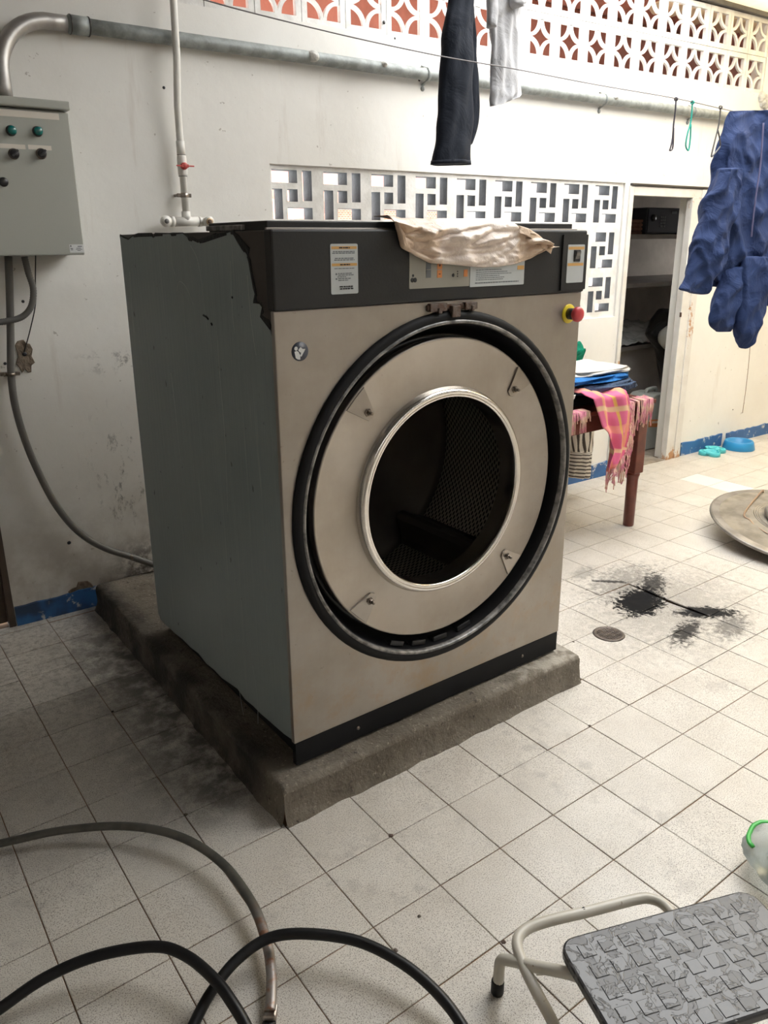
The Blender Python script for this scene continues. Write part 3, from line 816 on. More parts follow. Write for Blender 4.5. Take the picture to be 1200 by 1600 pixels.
# a mortar bead where the plinth front meets the tiles
# =================================================================== LAUNDRY MACHINE
F = .0584; X0, X1, Y1 = .0703, 1.1247, 1.058; ZB, ZK, ZP, ZT = .118, .189, 1.3345, 1.512
CCX, CCZ = .603, .798
mach = thing('laundry_machine', 'large industrial laundry machine with stainless front and open round drum', 'washing machine', (.597, .56, .115))
def mp(name, mat, boxes, bevel=.003, parent=None, **k):
    b = B()
    for a, c in boxes: b.box(a, c)
    return part(name, b, mat, parent or mach, bevel=bevel, **k)
body = mp('cabinet_body', M_darksteel, [((X0+.004, F+.012, ZK), (X0+.016, Y1, ZT-.002)), ((X1-.016, F+.012, ZK), (X1-.004, Y1, ZT-.002)), ((X0+.016, Y1-.012, ZK), (X1-.016, Y1, ZT-.002)),
        ((X0+.016, F+.03, ZT-.014), (X1-.016, Y1-.012, ZT-.002))], .002, label='dark steel cabinet shell')
mp('base_frame', M_kick, [((X0+.03, F+.06, ZB), (X1-.03, Y1-.02, ZK))], .002)
kick = mp('kick_plate', M_kick, [((X0+.004, F+.002, ZB), (X1-.002, F+.02, ZK-.001))], .0015, label='black kick plate')
for x in (.28, .95):
    b = B().lathe([(0, -.003), (.005, -.003), (.006, 0)], (x, F+.002, .152), (0, 1, 0), 10); part('screw', b, M_bolt, kick)
# front panel with the round opening
def ring_plate(b, x0, x1, z0, z1, cx, cz, r, y0, y1, n=96):
    vs_ = []; 
    for k in range(n):
        a = 2*math.pi*k/n; c, s = math.cos(a), math.sin(a)
        t = min(((x1-cx)/c if c > 1e-9 else (x0-cx)/c if c < -1e-9 else 1e9), ((z1-cz)/s if s > 1e-9 else (z0-cz)/s if s < -1e-9 else 1e9))
        vs_.append((cx+c*t, y0, cz+s*t))
    for k in range(n):
        a = 2*math.pi*k/n; vs_.append((cx+r*math.cos(a), y0, cz+r*math.sin(a)))
    # snap the nearest outer points to the corners
    for X, Z in ((x0,z0),(x0,z1),(x1,z0),(x1,z1)):
        k = min(range(n), key=lambda q: (vs_[q][0]-X)**2+(vs_[q][2]-Z)**2); vs_[k] = (X, y0, Z)
    vs_ += [(x, y1, z) for x, _, z in vs_]
    fs = []
    for k in range(n):
        j = (k+1) % n
        fs += [(k, j, n+j, n+k), (2*n+k, 3*n+k, 3*n+j, 2*n+j), (k, 2*n+k, 2*n+j, j), (n+k, n+j, 3*n+j, 3*n+k)]
    return b.add(vs_, fs)
front = part('front_panel', ring_plate(B(), X0, X1, ZK, ZP, CCX, CCZ, .506, F, F+.016), M_steel, mach, bevel=.0025, label='stained stainless steel front')
mp('control_fascia', M_blackpanel, [((X0-.001, F-.006, ZP+.001), (X1+.004, F+.03, ZT))], .005, label='charcoal control panel strip')
fas = bpy.data.objects['control_fascia']
lid = mp('top_lid', M_blackpanel, [((X0+.012, F+.035, ZT-.004), (X1-.018, .40, ZT+.019))], .003)
mp('lid_trim', M_steel, [((X0+.006, F+.026, ZT-.006), (X1-.006, F+.034, ZT+.004))], .001)
mp('lid_hinge', M_worn, [((X0+.004, .20, ZT), (X0+.02, .40, ZT+.012))], .002, parent=lid)
AX = (0, 1, 0); CC = (CCX, 0, CCZ)
def lat(name, prof, mat, parent=mach, n=96, **k):
    return part(name, B().lathe_open(prof, CC, AX, n), mat, parent, **k)
seal = lat('door_seal', [(.507, F+.004), (.511, F-.001), (.509, F-.008), (.503, F-.013), (.494, F-.015), (.4865, F-.013)], M_rubber, label='black rubber seal ring')
lat('seal_lip', [(.4865, F-.013), (.484, F-.0155), (.479, F-.0155), (.4765, F-.011), (.4755, F+.0)], M_worn, seal)
chan = lat('seal_channel', [(.4755, F), (.472, F+.03), (.462, F+.062), (.446, F+.072), (.43, F+.074), (.425, F+.03)], M_blackpaint, label='black channel around the ring plate')
for th in (-112, -101.5, -91, -79):
    b = B(); b.box((-.026, F+.012, -.4705), (.026, F+.05, -.4665)); b.box((-.026, F+.012, -.468), (.026, F+.016, -.455))
    b.xf(Matrix.Translation((CCX, 0, CCZ)) @ Matrix.Rotation(-math.radians(th+90), 4, 'Y')); part('lug', b, M_blackpaint, chan, bevel=.0015)
disc = lat('ring_plate', [(.4365, F+.045), (.4385, F+.021), (.4375, F+.0175), (.4345, F+.0165), (.431, F+.0175), (.4285, F+.0195), (.303, F+.0195)], M_steel_disc, label='stainless ring plate around the drum mouth')
lat('mouth_rim', [(.304, F+.020), (.3035, F+.016), (.300, F+.012), (.2985, F+.004), (.293, F-.001), (.287, F-.002), (.285, F+.0005), (.2825, F-.001), (.278, F-.001), (.2755, F+.0035), (.2745, F+.012), (.2745, F+.07)], M_rim, disc, label='polished rim')
# mounting tabs with bolts
for k in range(4):
    a = math.radians(90*k); ca, sa = math.cos(a), math.sin(a)
    R_ = lambda p: (CCX + p[0]*ca - p[1]*sa, CCZ + p[0]*sa + p[1]*ca)
    tri = [R_(p) for p in ((-.276, .334), (-.331, .280), (-.262, .243), (-.248, .250), (-.243, .264))]
    b = B().prism(tri, lambda u, v, t: (u, t, v), F+.0135, F+.0192); tb = part('mounting_tab', b, M_steel_disc, disc, bevel=.001)
    cx, cz = R_((-.266, .267)); b = B().lathe([(.0, F+.004), (.006, F+.004), (.0075, F+.006), (.0075, F+.010), (.011, F+.0105), (.011, F+.0155)], (cx, 0, cz), AX, 6, smooth=False)
    b.lathe([(0, F-.006), (.0045, F-.006), (.0045, F+.005)], (cx, 0, cz), AX, 8); part('tab_bolt', b, M_bolt, disc)
# drum
def drum():
    b = B(); n = 96; y0, y1, r = F+.075, .56, .425
    def fn(s, t): 
        a = 2*math.pi*s; return (CCX+r*math.cos(a), y0+(y1-y0)*t, CCZ+r*math.sin(a))
    b.grid(fn, n, 1); return part('drum', b, M_drum, mach, uv=True, label='perforated steel drum')
dm = drum()
part('drum_back', B().lathe([(0, .545), (.09, .547), (.10, .556), (.40, .562), (.425, .555), (.43, .57), (0, .575)], CC, AX, 64), M_drumback, dm)
lat('drum_neck', [(.2745, F+.068), (.29, F+.073), (.425, F+.078)], M_drumback, dm)
for th in (-50, 190):
    a = math.radians(th); b = B()
    prof = [(-.075, -.43), (-.05, -.395), (-.018, -.325), (0, -.312), (.018, -.325), (.05, -.395), (.075, -.43)]
    b.prism(prof, lambda u, v, t: (u, t, v), F+.085, .556); b.xf(Matrix.Translation((CCX, 0, CCZ)) @ Matrix.Rotation(-math.radians(th+90), 4, 'Y')); part('drum_lifter', b, M_drumback, dm, bevel=.004)
# latch on top of the opening
b = B()
for x0_, x1_, z0_, z1_, d in ((.515, .685, 1.312, 1.326, .008), (.520, .578, 1.309, 1.330, .014), (.590, .618, 1.292, 1.322, .022), (.640, .684, 1.309, 1.328, .016), (.583, .625, 1.288, 1.297, .014), (.545, .556, 1.304, 1.318, .02), (.66, .67, 1.305, 1.32, .02)):
    b.box((x0_, F-d, z0_), (x1_, F, z1_))
part('door_latch', b, M_rust, mach, bevel=.002, label='rusty latch plate above the drum')
# labels and controls
def plate(name, mat, x0, x1, z0, z1, y0, y1, parent, r=.004, label=None):
    pts = []
    for cx, cz, a0 in ((x1-r, z0+r, -90), (x1-r, z1-r, 0), (x0+r, z1-r, 90), (x0+r, z0+r, 180)):
        for k in range(5):
            a = math.radians(a0+22.5*k); pts.append((cx+r*math.cos(a), cz+r*math.sin(a)))
    return part(name, B().prism(pts, lambda u, v, t: (u, t, v), y0, y1), mat, parent, label=label)
YF = F-.006
wl_ = plate('warning_label', M_label, .222, .299, 1.366, 1.480, YF-.0012, YF, fas, label='grey instruction label with amber bands')
for z_ in (1.468, 1.430): part('amber_band', B().box((.225, YF-.0016, z_), (.296, YF-.0012, z_+.0063)), M_orange, wl_)
def print_lines(rows, y, mat, parent, name='printed_text', seed=1):
    rr = random.Random(seed); b = B()
    for x0_, x1_, z, h in rows:
        x = x0_
        while x < x1_-.002:
            w = min(rr.uniform(.0035, .010), x1_-x); b.box((x, y-.0004, z-h/2), (x+w, y, z+h/2)); x += w + rr.uniform(.0012, .002)
    return part(name, b, mat, parent, kind='stuff')
print_lines([(.246, .276, 1.4712, .003), (.248, .276, 1.4332, .003), (.245, .285, 1.383, .003), (.246, .284, 1.378, .003)], YF-.0016, M_ink, wl_, seed=2)
print_lines([(.229, .290, 1.4625, .0022), (.227, .291, 1.459, .0022), (.234, .288, 1.4475, .0022), (.232, .289, 1.4437, .0022), (.232, .288, 1.4245, .0018), (.242, .281, 1.4132, .002), (.242, .287, 1.4095, .002), (.240, .264, 1.4055, .002), (.242, .281, 1.4015, .002), (.242, .270, 1.3975, .002), (.235, .239, 1.412, .004), (.235, .239, 1.401, .003)], YF-.0012, M_ink_soft, wl_, seed=3)
kp = plate('keypad_plate', M_label2, .455, .659, 1.3695, 1.47, YF-.0012, YF, fas, .003, label='beige keypad plate')
for z_ in (1.395, 1.416): part('display_key', B().box((.509, YF-.0018, z_), (.525, YF-.0012, z_+.0195)), M_ink_soft, kp)
for z0_ in (1.394, 1.4155):
    b = B().box((.546, YF-.002, z0_), (.562, YF-.0012, z0_+.0195)); kk = part('orange_key', b, M_key, kp)
    q = B().box((.551, YF-.0024, z0_+.0085), (.557, YF-.002, z0_+.0105))
    if z0_ > 1.41: q.box((.553, YF-.0024, z0_+.006), (.555, YF-.002, z0_+.0135))
    part('key_symbol', q, M_ink, kk)
part('orange_key', B().box((.638, YF-.002, 1.394), (.651, YF-.0012, 1.412)), M_key, kp)
b = B()
for cx, cz, r in ((.467, 1.402, .0035), (.465, 1.391, .006), (.4735, 1.391, .006), (.601, 1.399, .0045), (.616, 1.408, .002), (.616, 1.402, .002), (.616, 1.396, .002)):
    b.lathe([(r*.65, YF-.0016), (r, YF-.0016), (r, YF-.0012)], (cx, 0, cz), AX, 14)
part('printed_symbol', b, M_ink, kp, kind='stuff')
ip = plate('programme_plate', M_label, .661, .866, 1.3665, 1.47, YF-.0012, YF, fas, .003, label='pale grey programme plate')
print_lines([(.682, .78, 1.4095, .002), (.682, .80, 1.404, .002), (.682, .815, 1.399, .002), (.682, .77, 1.394, .002), (.682, .79, 1.389, .002), (.682, .785, 1.384, .002), (.680, .845, 1.376, .003)], YF-.0012, M_ink_soft, ip, seed=5)
part('amber_band', B().box((.838, YF-.0016, 1.407), (.864, YF-.0012, 1.418)), M_orange, ip)
# switch module on the right
sw = plate('switch_module', M_blackpanel, 1.018, 1.126, 1.343, 1.500, YF-.006, YF, fas, .003)
sl = plate('switch_label', M_label, 1.037, 1.111, 1.364, 1.472, YF-.0075, YF-.006, sw)
for z_ in (1.458, 1.412): part('amber_band', B().box((1.0395, YF-.0079, z_), (1.1085, YF-.0075, z_+.008)), M_orange, sl)
rk = part('rocker_switch', B().box((1.064, YF-.0105, 1.424), (1.091, YF-.007, 1.457)), M_blackplastic, sw, bevel=.001)
b = B(); b.add([(1.069, YF-.016, 1.453), (1.087, YF-.016, 1.453), (1.087, YF-.010, 1.430), (1.069, YF-.010, 1.430), (1.069, YF-.009, 1.453), (1.087, YF-.009, 1.453), (1.087, YF-.009, 1.430), (1.069, YF-.009, 1.430)],
      [(0,1,2,3),(7,6,5,4),(0,4,5,1),(1,5,6,2),(2,6,7,3),(3,7,4,0)]); part('rocker', b, M_worn, rk)
# emergency stop
es = part('emergency_stop', B().lathe([(0, -.004), (.026, -.004), (.0285, -.002), (.0285, 0)], (1.072, F, 1.273), AX, 32), M_yellow, mach, label='yellow emergency stop collar with red mushroom button')
part('stop_stem', B().lathe([(.017, -.026), (.017, -.003)], (1.072, F, 1.273), AX, 24), M_blackplastic, es)
part('stop_button', B().lathe([(0, -.046), (.014, -.0455), (.0205, -.043), (.0225, -.038), (.022, -.030), (.017, -.025), (0, -.025)], (1.072, F, 1.273), AX, 32), M_red, es)
# read-the-manual sticker
mx, mz = .1345, 1.240
st = part('manual_sticker', B().lathe([(0, -.0008), (.0225, -.0008), (.0225, 0)], (mx, F, mz), AX, 40), M_navy_print, mach, label='round dark sticker with white reading figure')
b = B(); E_ = .0013
b.prism([(mx-.0105+.0045*math.cos(k*.5236), mz+.0075+.0047*math.sin(k*.5236)) for k in range(12)], lambda u, v, t: (u, F-t, v), .0008, E_)
for poly in ([(-.0150, .0005), (-.0085, .0020), (-.0045, -.0005), (.0005, -.0095), (-.0005, -.0190), (-.0065, -.0180), (-.0120, -.0145)],
             [(-.0045, .0035), (.0020, .0105), (.0070, .0055), (.0150, .0050), (.0030, -.0125), (.0005, -.0095), (.0028, -.0035), (-.0020, .0)]):
    b.prism([(mx+u, mz+v) for u, v in poly], lambda u, v, t: (u, F-t, v), .0008, E_)
part('white_print', b, M_white_print, st)
# peeling protective film on the left side
XS = X0+.004
def cz(X, Y): return (160+X/4, 330+Y/4)
tear = [cz(*q) for q in ((112,152),(130,165),(165,180),(190,160),(225,150),(312,146),(322,170),(330,146),(420,141),(440,148),(505,140),(530,160),(545,176),(575,186),(600,198),(640,185),(715,160),(800,125),(822,122),(845,180),(880,235),(905,270),(920,310),(935,400),(950,480),(960,520),(945,575),(985,580),(1000,600),(988,660),(1010,690),(1050,742))]
rr = random.Random(5)
foot = [(457, 1155)] + [(457-(457-262)*t/16 + 0, 1157-(1157-978)*(t/16)**1.0 + rr.uniform(-3, 3)) for t in range(1, 16)] + [(252, 968), (247, 957)]
film_px = tear + [(428, 530), (440, 760), (450, 980)] + foot + [(236, 850), (214, 630)]
poly = [atX(px, py, XS) for px, py in film_px]
poly2 = []
for p in poly: poly2.append((min(max(p.y, F+.014), Y1-.001), min(p.z, ZT-.004)))
fo = part('protective_film', B().prism(poly2, lambda u, v, t: (t, u, v), XS-.0018, XS+.0002), M_film, body, label='torn grey-blue protective film on the side')
b = B(); b.tube([(XS-.0006, p.y, min(p.z, ZT-.006)) for p in (atX(px, py, XS) for px, py in tear[:32])], [.0045+.003*rr.random() for _ in range(32)], 6, flat=1.0, up=(0, 0, 1))
for p in b.v: p.x = XS-.0004 + (p.x-XS)*.25
part('adhesive_residue', b, M_glue, fo)
for q in (((815,120),(850,170),(885,215),(915,245),(905,270)), ((950,520),(960,560),(945,580)), ((985,575),(1000,630),(990,665),(1040,700),(1052,735)), ((560,178),(600,200),(680,172),(715,158))):
    b = B().tube([(XS-.0004, p.y, min(p.z, ZT-.01)) for p in (atX(*cz(*z), XS) for z in q)], .009, 6)
    for p in b.v: p.x = XS-.0003 + (p.x-XS)*.1
    part('adhesive_residue', b, M_glue, fo)
for q in (((555,215),(580,260),(600,310),(625,450),(640,590),(650,680),(660,760)), ((468,500),(485,440),(520,465),(550,520),(572,585)), ((175,380),(190,640),(205,760)), ((805,310),(815,600),(830,760)), ((910,400),(930,650),(950,800),(965,900)), ((430,170),(440,330),(460,400))):
    part('film_crease', B().tube([(XS-.0018, p.y, p.z) for p in smooth_pts([atX(*cz(*z), XS) for z in q], 5)], .0008, 5), M_crease, fo)
for q in (((268, 583), (275, 640), (283, 720)), ((344, 580), (352, 680), (357, 800)), ((372, 1060), (380, 1110), (388, 1140)), ((396, 1040), (403, 1090), (404, 1130)), ((340, 880), (355, 905), (362, 920))):
    part('film_crease', B().tube([(XS-.0018, p.y, p.z) for p in smooth_pts([atX(*z, XS) for z in q], 5)], .0007, 5), M_crease, fo)
for q in (((635,650),(655,660),(668,675)), ((685,700),(692,712)), ((815,536),(820,542))):
    part('film_nick', B().tube([(XS-.0018, p.y, p.z) for p in (atX(*cz(*z), XS) for z in q)], .0028, 5), M_glue, fo)
# =================================================================== KRAFT PAPER over the fascia
def kraft():
    ypl = F-.016
    top = [(617,346),(640,350),(665,352),(690,351),(720,350),(750,350),(775,350),(795,350),(810,351),(826,356),(842,366),(856,379),(864,385)]
    bot = [(618,350),(628,386),(648,400),(672,411),(700,413),(730,416),(755,418),(778,417),(800,414),(822,408),(840,399),(853,391),(865,386)]
    n = len(top); nu, nv = 110, 40
    def lerp(L, s):
        f = s*(n-1); i = min(int(f), n-2); t = f-i; return V((L[i][0]*(1-t)+L[i+1][0]*t, L[i][1]*(1-t)+L[i+1][1]*t))
    b = B()
    def fn(s, t):
        if t < .22:                                       # runs back over the lid
            q = t/.22; e = atY(*lerp(top, s), ypl); a = (1-q)
            w_ = min(1, max(0, (.70-s)/.10)); w_ = w_*w_*(3-2*w_)
            g_ = V((e.x+.02*a*noise.noise(V((s*6, t*5, 1))), ypl + .004 + a*.085, max(e.z, 1.524) + .014*min(1, a*3) + .004*abs(noise.noise(V((s*9, t*9, 0))))))
            g0 = V((e.x - .012*a, ypl - .004*a, e.z - .02*a))
            return g0.lerp(g_, w_)
        q = (t-.22)/.78; A = lerp(top, s); Bq = lerp(bot, s); p2 = A.lerp(Bq, q)
        p = atY(p2.x, p2.y, ypl)
        dv = noise.voronoi(V((s*6+q*1.8, q*2.0, 4.3)))[0]; dw = noise.voronoi(V((s*17-q*2, q*6, 1.3)))[0]; cr = (dv[1]-dv[0])*.055 + (dw[1]-dw[0])*.009 - .008
        fold = .016*math.exp(-((s-.30-.12*q)/.035)**2) - .012*math.exp(-((s-.72-.03*q)/.03)**2) + .014*math.exp(-((s-.14-.16*q)/.03)**2)
        w = min(1, .25+5*q)*min(1, 6*(1-q)+.45)
        return V((p.x, min(ypl - (cr+fold)*.9*w + .010*(1-w), F-.009), p.z))
    b.grid(fn, nu, nv)
    return b
kb = kraft()
ks = thing('kraft_paper_sheet', 'crumpled brown kraft paper draped over the machine control panel', 'paper', (.65, .04, 1.45))
kp_ = part('paper', kb, M_kraft, ks, solid=.0012, uv=True)

# =================================================================== WALL-MOUNTED THINGS (wall coordinates: u, v (negative = into the room), z)
def Wp(u, v, z): return WALL @ V((u, v, z))
def wb_(boxes):
    b = B()
    for a, c in boxes: b.box(a, c)
    return b.xf(WALL)
# ---- control cabinet
CU0, CU1, CZ0, CZ1, CV = -.36, .078, 1.445, 1.925, -.20
cab = thing('control_cabinet', 'grey steel electrical control cabinet hanging on the wall', 'cabinet', WALL @ Matrix.Translation((-.14, 0, CZ0)))
part('cabinet_box', wb_([((CU0, CV+.018, CZ0), (CU1-.006, 0, CZ1-.008))]), M_cab, cab, bevel=.004)
cdoor = part('cabinet_door', wb_([((CU0, CV, CZ0), (CU1, CV+.016, CZ1-.016))]), M_cab, cab, bevel=.004)
part('rain_hood', wb_([((CU0-.01, CV-.016, CZ1-.010), (CU1+.004, 0, CZ1+.018))]), M_cab, cab, bevel=.004)
def wl(name, prof, u, z, v, mat, parent, n=24, smooth=True, **k):
    b = B().lathe(prof, (u, v, z), (0, 1, 0), n, smooth=smooth).xf(WALL); return part(name, b, mat, parent, **k)
for (u, z) in ((-.112, 1.841), (-.030, 1.844)):
    g = wl('pilot_lamp', [(0, -.006), (.0155, -.006), (.017, 0)], u, z, CV, M_blackplastic, cdoor)
    wl('green_lens', [(0, -.022), (.009, -.0215), (.0135, -.018), (.014, -.004)], u, z, CV, M_green, g)
for (u, z) in ((-.114, 1.770), (-.027, 1.775)):
    g = wl('selector_switch', [(0, -.006), (.0155, -.006), (.0175, -.003), (.0175, 0)], u, z, CV, M_bolt, cdoor)
    k_ = wl('knob', [(0, -.02), (.011, -.02), (.014, -.016), (.0145, -.004)], u, z, CV, M_blackplastic, g)
    b = B().box((-.0035, -.030, -.0145), (.0035, -.018, .0145)); b.xf(WALL @ Matrix.Translation((u, CV, z)) @ Matrix.Rotation(.8, 4, 'Y')); part('knob_grip', b, M_blackplastic, g, bevel=.0015)
g = wl('door_lock', [(0, -.008), (.010, -.008), (.0145, -.005), (.0155, 0)], -.158, 1.681, CV, M_blackplastic, cdoor)
for (u0, u1, z0, z1) in ((-.33, .045, 1.884, 1.904), (-.155, -.075, 1.786, 1.800), (-.066, .008, 1.787, 1.801)):
    part('tape_strip', wb_([((u0, CV-.0012, z0), (u1, CV, z1))]), M_tape, cdoor)
sk = part('maker_sticker', wb_([((.027, CV-.001, 1.453), (.076, CV, 1.481))]), M_white_print, cdoor)
b = B(); rr = random.Random(8)
for (u0, u1, z, h) in ((.030, .034, 1.4755, .006), (.030, .0385, 1.467, .0028), (.031, .0385, 1.4625, .002), (.055, .070, 1.474, .003), (.050, .066, 1.468, .002), (.048, .070, 1.464, .0018), (.053, .064, 1.460, .0018)):
    b.box((u0, CV-.0013, z-h/2), (u1, CV-.001, z+h/2))
part('printed_text', b.xf(WALL), M_ink_soft, sk, kind='stuff')
# ---- galvanised conduit from the cabinet along the wall
PR = .0265
con = thing('galvanised_conduit', 'thick galvanised conduit running along the wall from the control cabinet', 'pipe', WALL @ Matrix.Translation((-.1, -.05, CZ1+.018)))
bend = [Wp(-.098, -.10, CZ1+.0185), Wp(-.098, -.10, 1.985)]
for k in range(13):
    a = math.pi*(1 - .5*k/12); bend.append(Wp(.10 + .198*math.cos(a), -.10 + .068*(k/12), 2.022 + .198*math.sin(a)))
bend.append(Wp(.15, -.032, 2.220))
part('elbow', B().tube(bend, PR, 20), M_galv_shiny, con, label='bare steel elbow')
part('straight_run', B().tube([Wp(u, -.032, 2.2205 + .001*math.sin(u*2)) for u in [.14 + i*.25 for i in range(29)]], PR-.001, 20), M_galv, con)
b = B().tube([Wp(.158, -.032, 2.220), Wp(.225, -.032, 2.220)], PR+.0045, 20)
cpl = part('coupling', b, M_galv, con)
for u in (.160, .223): part('coupling_ring', B().tube([Wp(u, -.032, 2.220), Wp(u+.004, -.032, 2.220)], PR+.006, 20), M_darksteel, cpl)
part('locknut', B().lathe([(PR+.012, 0), (PR+.013, .008), (PR+.004, .012)], Wp(-.098, -.10, CZ1+.018), (0, 0, 1), 8, smooth=False), M_bolt, con)
def strap(px, u=None):
    u = u if u is not None else atW(px, 140).x
    b = B(); pts = [Wp(u, 0, 2.178), Wp(u, -.012, 2.186)] + [Wp(u, -.032 - (PR+.002)*math.sin(a), 2.2205 - (PR+.002)*math.cos(a)) for a in [math.pi*k/10 for k in range(11)]] + [Wp(u, -.012, 2.256), Wp(u, 0, 2.262)]
    n = len(pts); vs_ = []
    d = WALL.to_3x3() @ V((.009, 0, 0))
    for p in pts: vs_ += [p-d, p+d]
    b.add(vs_, [(2*i, 2*i+1, 2*i+3, 2*i+2) for i in range(n-1)], 0, True)
    for z in (2.165,): b.lathe([(0, -.008), (.006, -.007), (.011, -.002), (.011, 0)], (WALL @ V((u, 0, z))), (0, 1, 0), 10)
    part('pipe_strap', b, M_galv, con, solid=.002)
for px in (660, 938, 1079): strap(px)
for px, py, s in ((490, 90, .03), (600, 106, .018), (960, 161, .016)):
    c = atW(px, py, -.05); b = B(); rr = random.Random(px)
    b.lathe([(0, -.030), (.35, -.026), (.75, -.014), (1, .0), (.9, .02), (.4, .03)], (0, 0, 0), (0, 1, 0), 12)
    for p in b.v: 
        p *= 1.0; p.x *= s; p.z *= s*.8; p.y = p.y*.8 - .05; q = noise.noise_vector(V((p.x*80+px, p.y*80, p.z*80)))*.004; p += q
    b.xf(WALL @ Matrix.Translation((c.x, 0, 2.2205 + (0.004 if px < 500 else .012)))); part('cement_lump', b, M_lump, con)
# ---- white water pipe with red valve and twin outlet
wp_ = thing('water_supply_pipe', 'white plastic water pipe with red valve running down to twin outlets', 'pipe', WALL @ Matrix.Translation((.525, -.05, 1.56)))
WV = -.05
part('riser', B().tube([Wp(.545, -.078, 2.95), Wp(.533, -.078, 2.40), Wp(.528, -.078, 2.15), Wp(.520, -.065, 1.98), Wp(.526, WV, 1.86), Wp(.527, WV, 1.60)], .0135, 16), M_pvc, wp_)
part('collar', B().tube([Wp(.526, WV, 1.81), Wp(.526, WV, 1.862)], .0165, 16), M_pvc, wp_)
vb = part('valve_body', B().tube([Wp(.5265, WV, 1.735), Wp(.5265, WV, 1.745), Wp(.5265, WV, 1.80), Wp(.5265, WV, 1.81)], [.0165, .0185, .0185, .0165], 16), M_pvc, wp_)
b = B().lathe([(0, -.034), (.008, -.034), (.0125, -.030), (.014, -.016)], (.5265, WV, 1.770), (0, 1, 0), 16); 
vh = part('valve_handle', b.xf(WALL), M_redvalve, vb, label='red butterfly handle')
b = B().box((.491, WV-.033, 1.7675), (.564, WV-.029, 1.7725)).box((.512, WV-.034, 1.764), (.541, WV-.028, 1.776)); part('handle_wing', b.xf(WALL), M_redvalve, vh, bevel=.0015)
for z in (1.733, 1.811): part('joint_line', B().tube([Wp(.5265, WV, z), Wp(.5265, WV, z+.002)], .0172, 16), M_grey_pvc, wp_)
cl = part('pipe_clamp', B().tube([Wp(.5265, WV, 1.655), Wp(.5265, WV, 1.672)], .0155, 16), M_clip, wp_)
b = B().box((.497, -.05, 1.656), (.556, -.044, 1.671)).box((.50, -.046, 1.658), (.507, 0, 1.669)).box((.546, -.046, 1.658), (.553, 0, 1.669)); part('clamp_wing', b.xf(WALL), M_bolt, cl, bevel=.002)
part('tee', B().tube([Wp(.475, WV, 1.563), Wp(.575, WV, 1.566)], .0185, 18).tube([Wp(.5265, WV, 1.565), Wp(.5265, WV, 1.603)], .0175, 18), M_pvc, wp_)
for u, s in ((.430, -1), (.608, 1)):
    c0 = .475 if s < 0 else .575
    el = part('outlet_elbow', B().tube(smooth_pts([Wp(c0, WV, 1.5645), Wp(u-s*.012, WV, 1.5645), Wp(u, WV-.012, 1.5645), Wp(u, WV-.040, 1.5645)], 5), .0165, 16).tube([Wp(u, WV-.024, 1.5645), Wp(u, WV-.040, 1.5645)], .021, 16).tube([Wp(c0+s*.0, WV, 1.5645), Wp(c0+s*.014, WV, 1.5645)], .0195, 16), M_pvc, wp_)
    part('threaded_insert', B().lathe([(.0085, -.002), (.0145, -.002), (.0145, .004)], Wp(u, WV-.040, 1.5645), WALL.to_3x3() @ V((0, 1, 0)), 16), M_brass if s > 0 else M_pvc, el)
    part('outlet_bore', B().lathe([(0, -.0025), (.0095, -.0025), (.0095, 0)], Wp(u, WV-.040, 1.5645), WALL.to_3x3() @ V((0, 1, 0)), 16), M_rust if s > 0 else M_grey_pvc, el)
# ---- grey conduit from the cabinet down to the machine, flexible loop and loose wire
gc = thing('grey_plastic_conduit', 'grey plastic conduit curving down the wall to the laundry machine', 'pipe', WALL @ Matrix.Translation((-.15, -.04, .2)))
path = [(13, 400), (15, 450), (16.5, 520), (17.5, 585), (24, 635), (40, 690), (62, 742), (90, 793), (125, 833), (165, 857), (205, 870), (243, 881), (272, 884)]
pts = [WALL @ V((atW(x, y, -.035 - .0*i).x, -.035 - (.02 if i > 10 else 0), atW(x, y, -.035).z)) for i, (x, y) in enumerate(path)]
part('conduit', B().tube(smooth_pts(pts, 6), .0135, 14), M_grey_pvc, gc)
for px, py in ((16.5, 585), (205, 870)):
    c = atW(px, py, -.035); a = .05 if py < 700 else 1.25
    b = B().tube([V((-.0, 0, -.006)), V((0, 0, .006))], .0165, 14); b.box((-.034, .006, -.006), (.034, .034, .006)) if py < 700 else b.box((-.006, -.0, -.006), (.006, .034, .006))
    b.xf(WALL @ Matrix.Translation((c.x, c.y, c.z)) @ Matrix.Rotation(a, 4, 'Y')); part('saddle_clip', b, M_bolt, gc)
fx = [(38, 401), (44, 425), (52, 452), (49, 478), (36, 494), (15, 501), (-10, 503), (-35, 495), (-52, 470), (-55, 430), (-55, 401)]
fpts = smooth_pts([WALL @ V((atW(x, y, -.10).x, -.10, atW(x, y, -.10).z)) for x, y in fx], 14)
solo('flexible_conduit', B().tube(fpts, [.0105 + (.0016 if i % 2 else 0) for i in range(len(fpts))], 12), M_grey_pvc, 'ribbed grey flexible conduit looping under the control cabinet', 'conduit', fpts[40])
solo('loose_wire', B().tube(smooth_pts([WALL @ V((atW(x, y, -.012).x, v, atW(x, y, -.012).z)) for x, y, v in ((54, 396, -.03), (55, 440, -.015), (55.5, 475, -.012), (48, 512, -.012), (41, 540, -.008), (38, 553, .0))], 6), .0022, 6), M_blackplastic,
     'thin dark wire hanging from the cabinet into the wall hole', 'wire', WALL @ V((-.1, -.01, 1.1)))

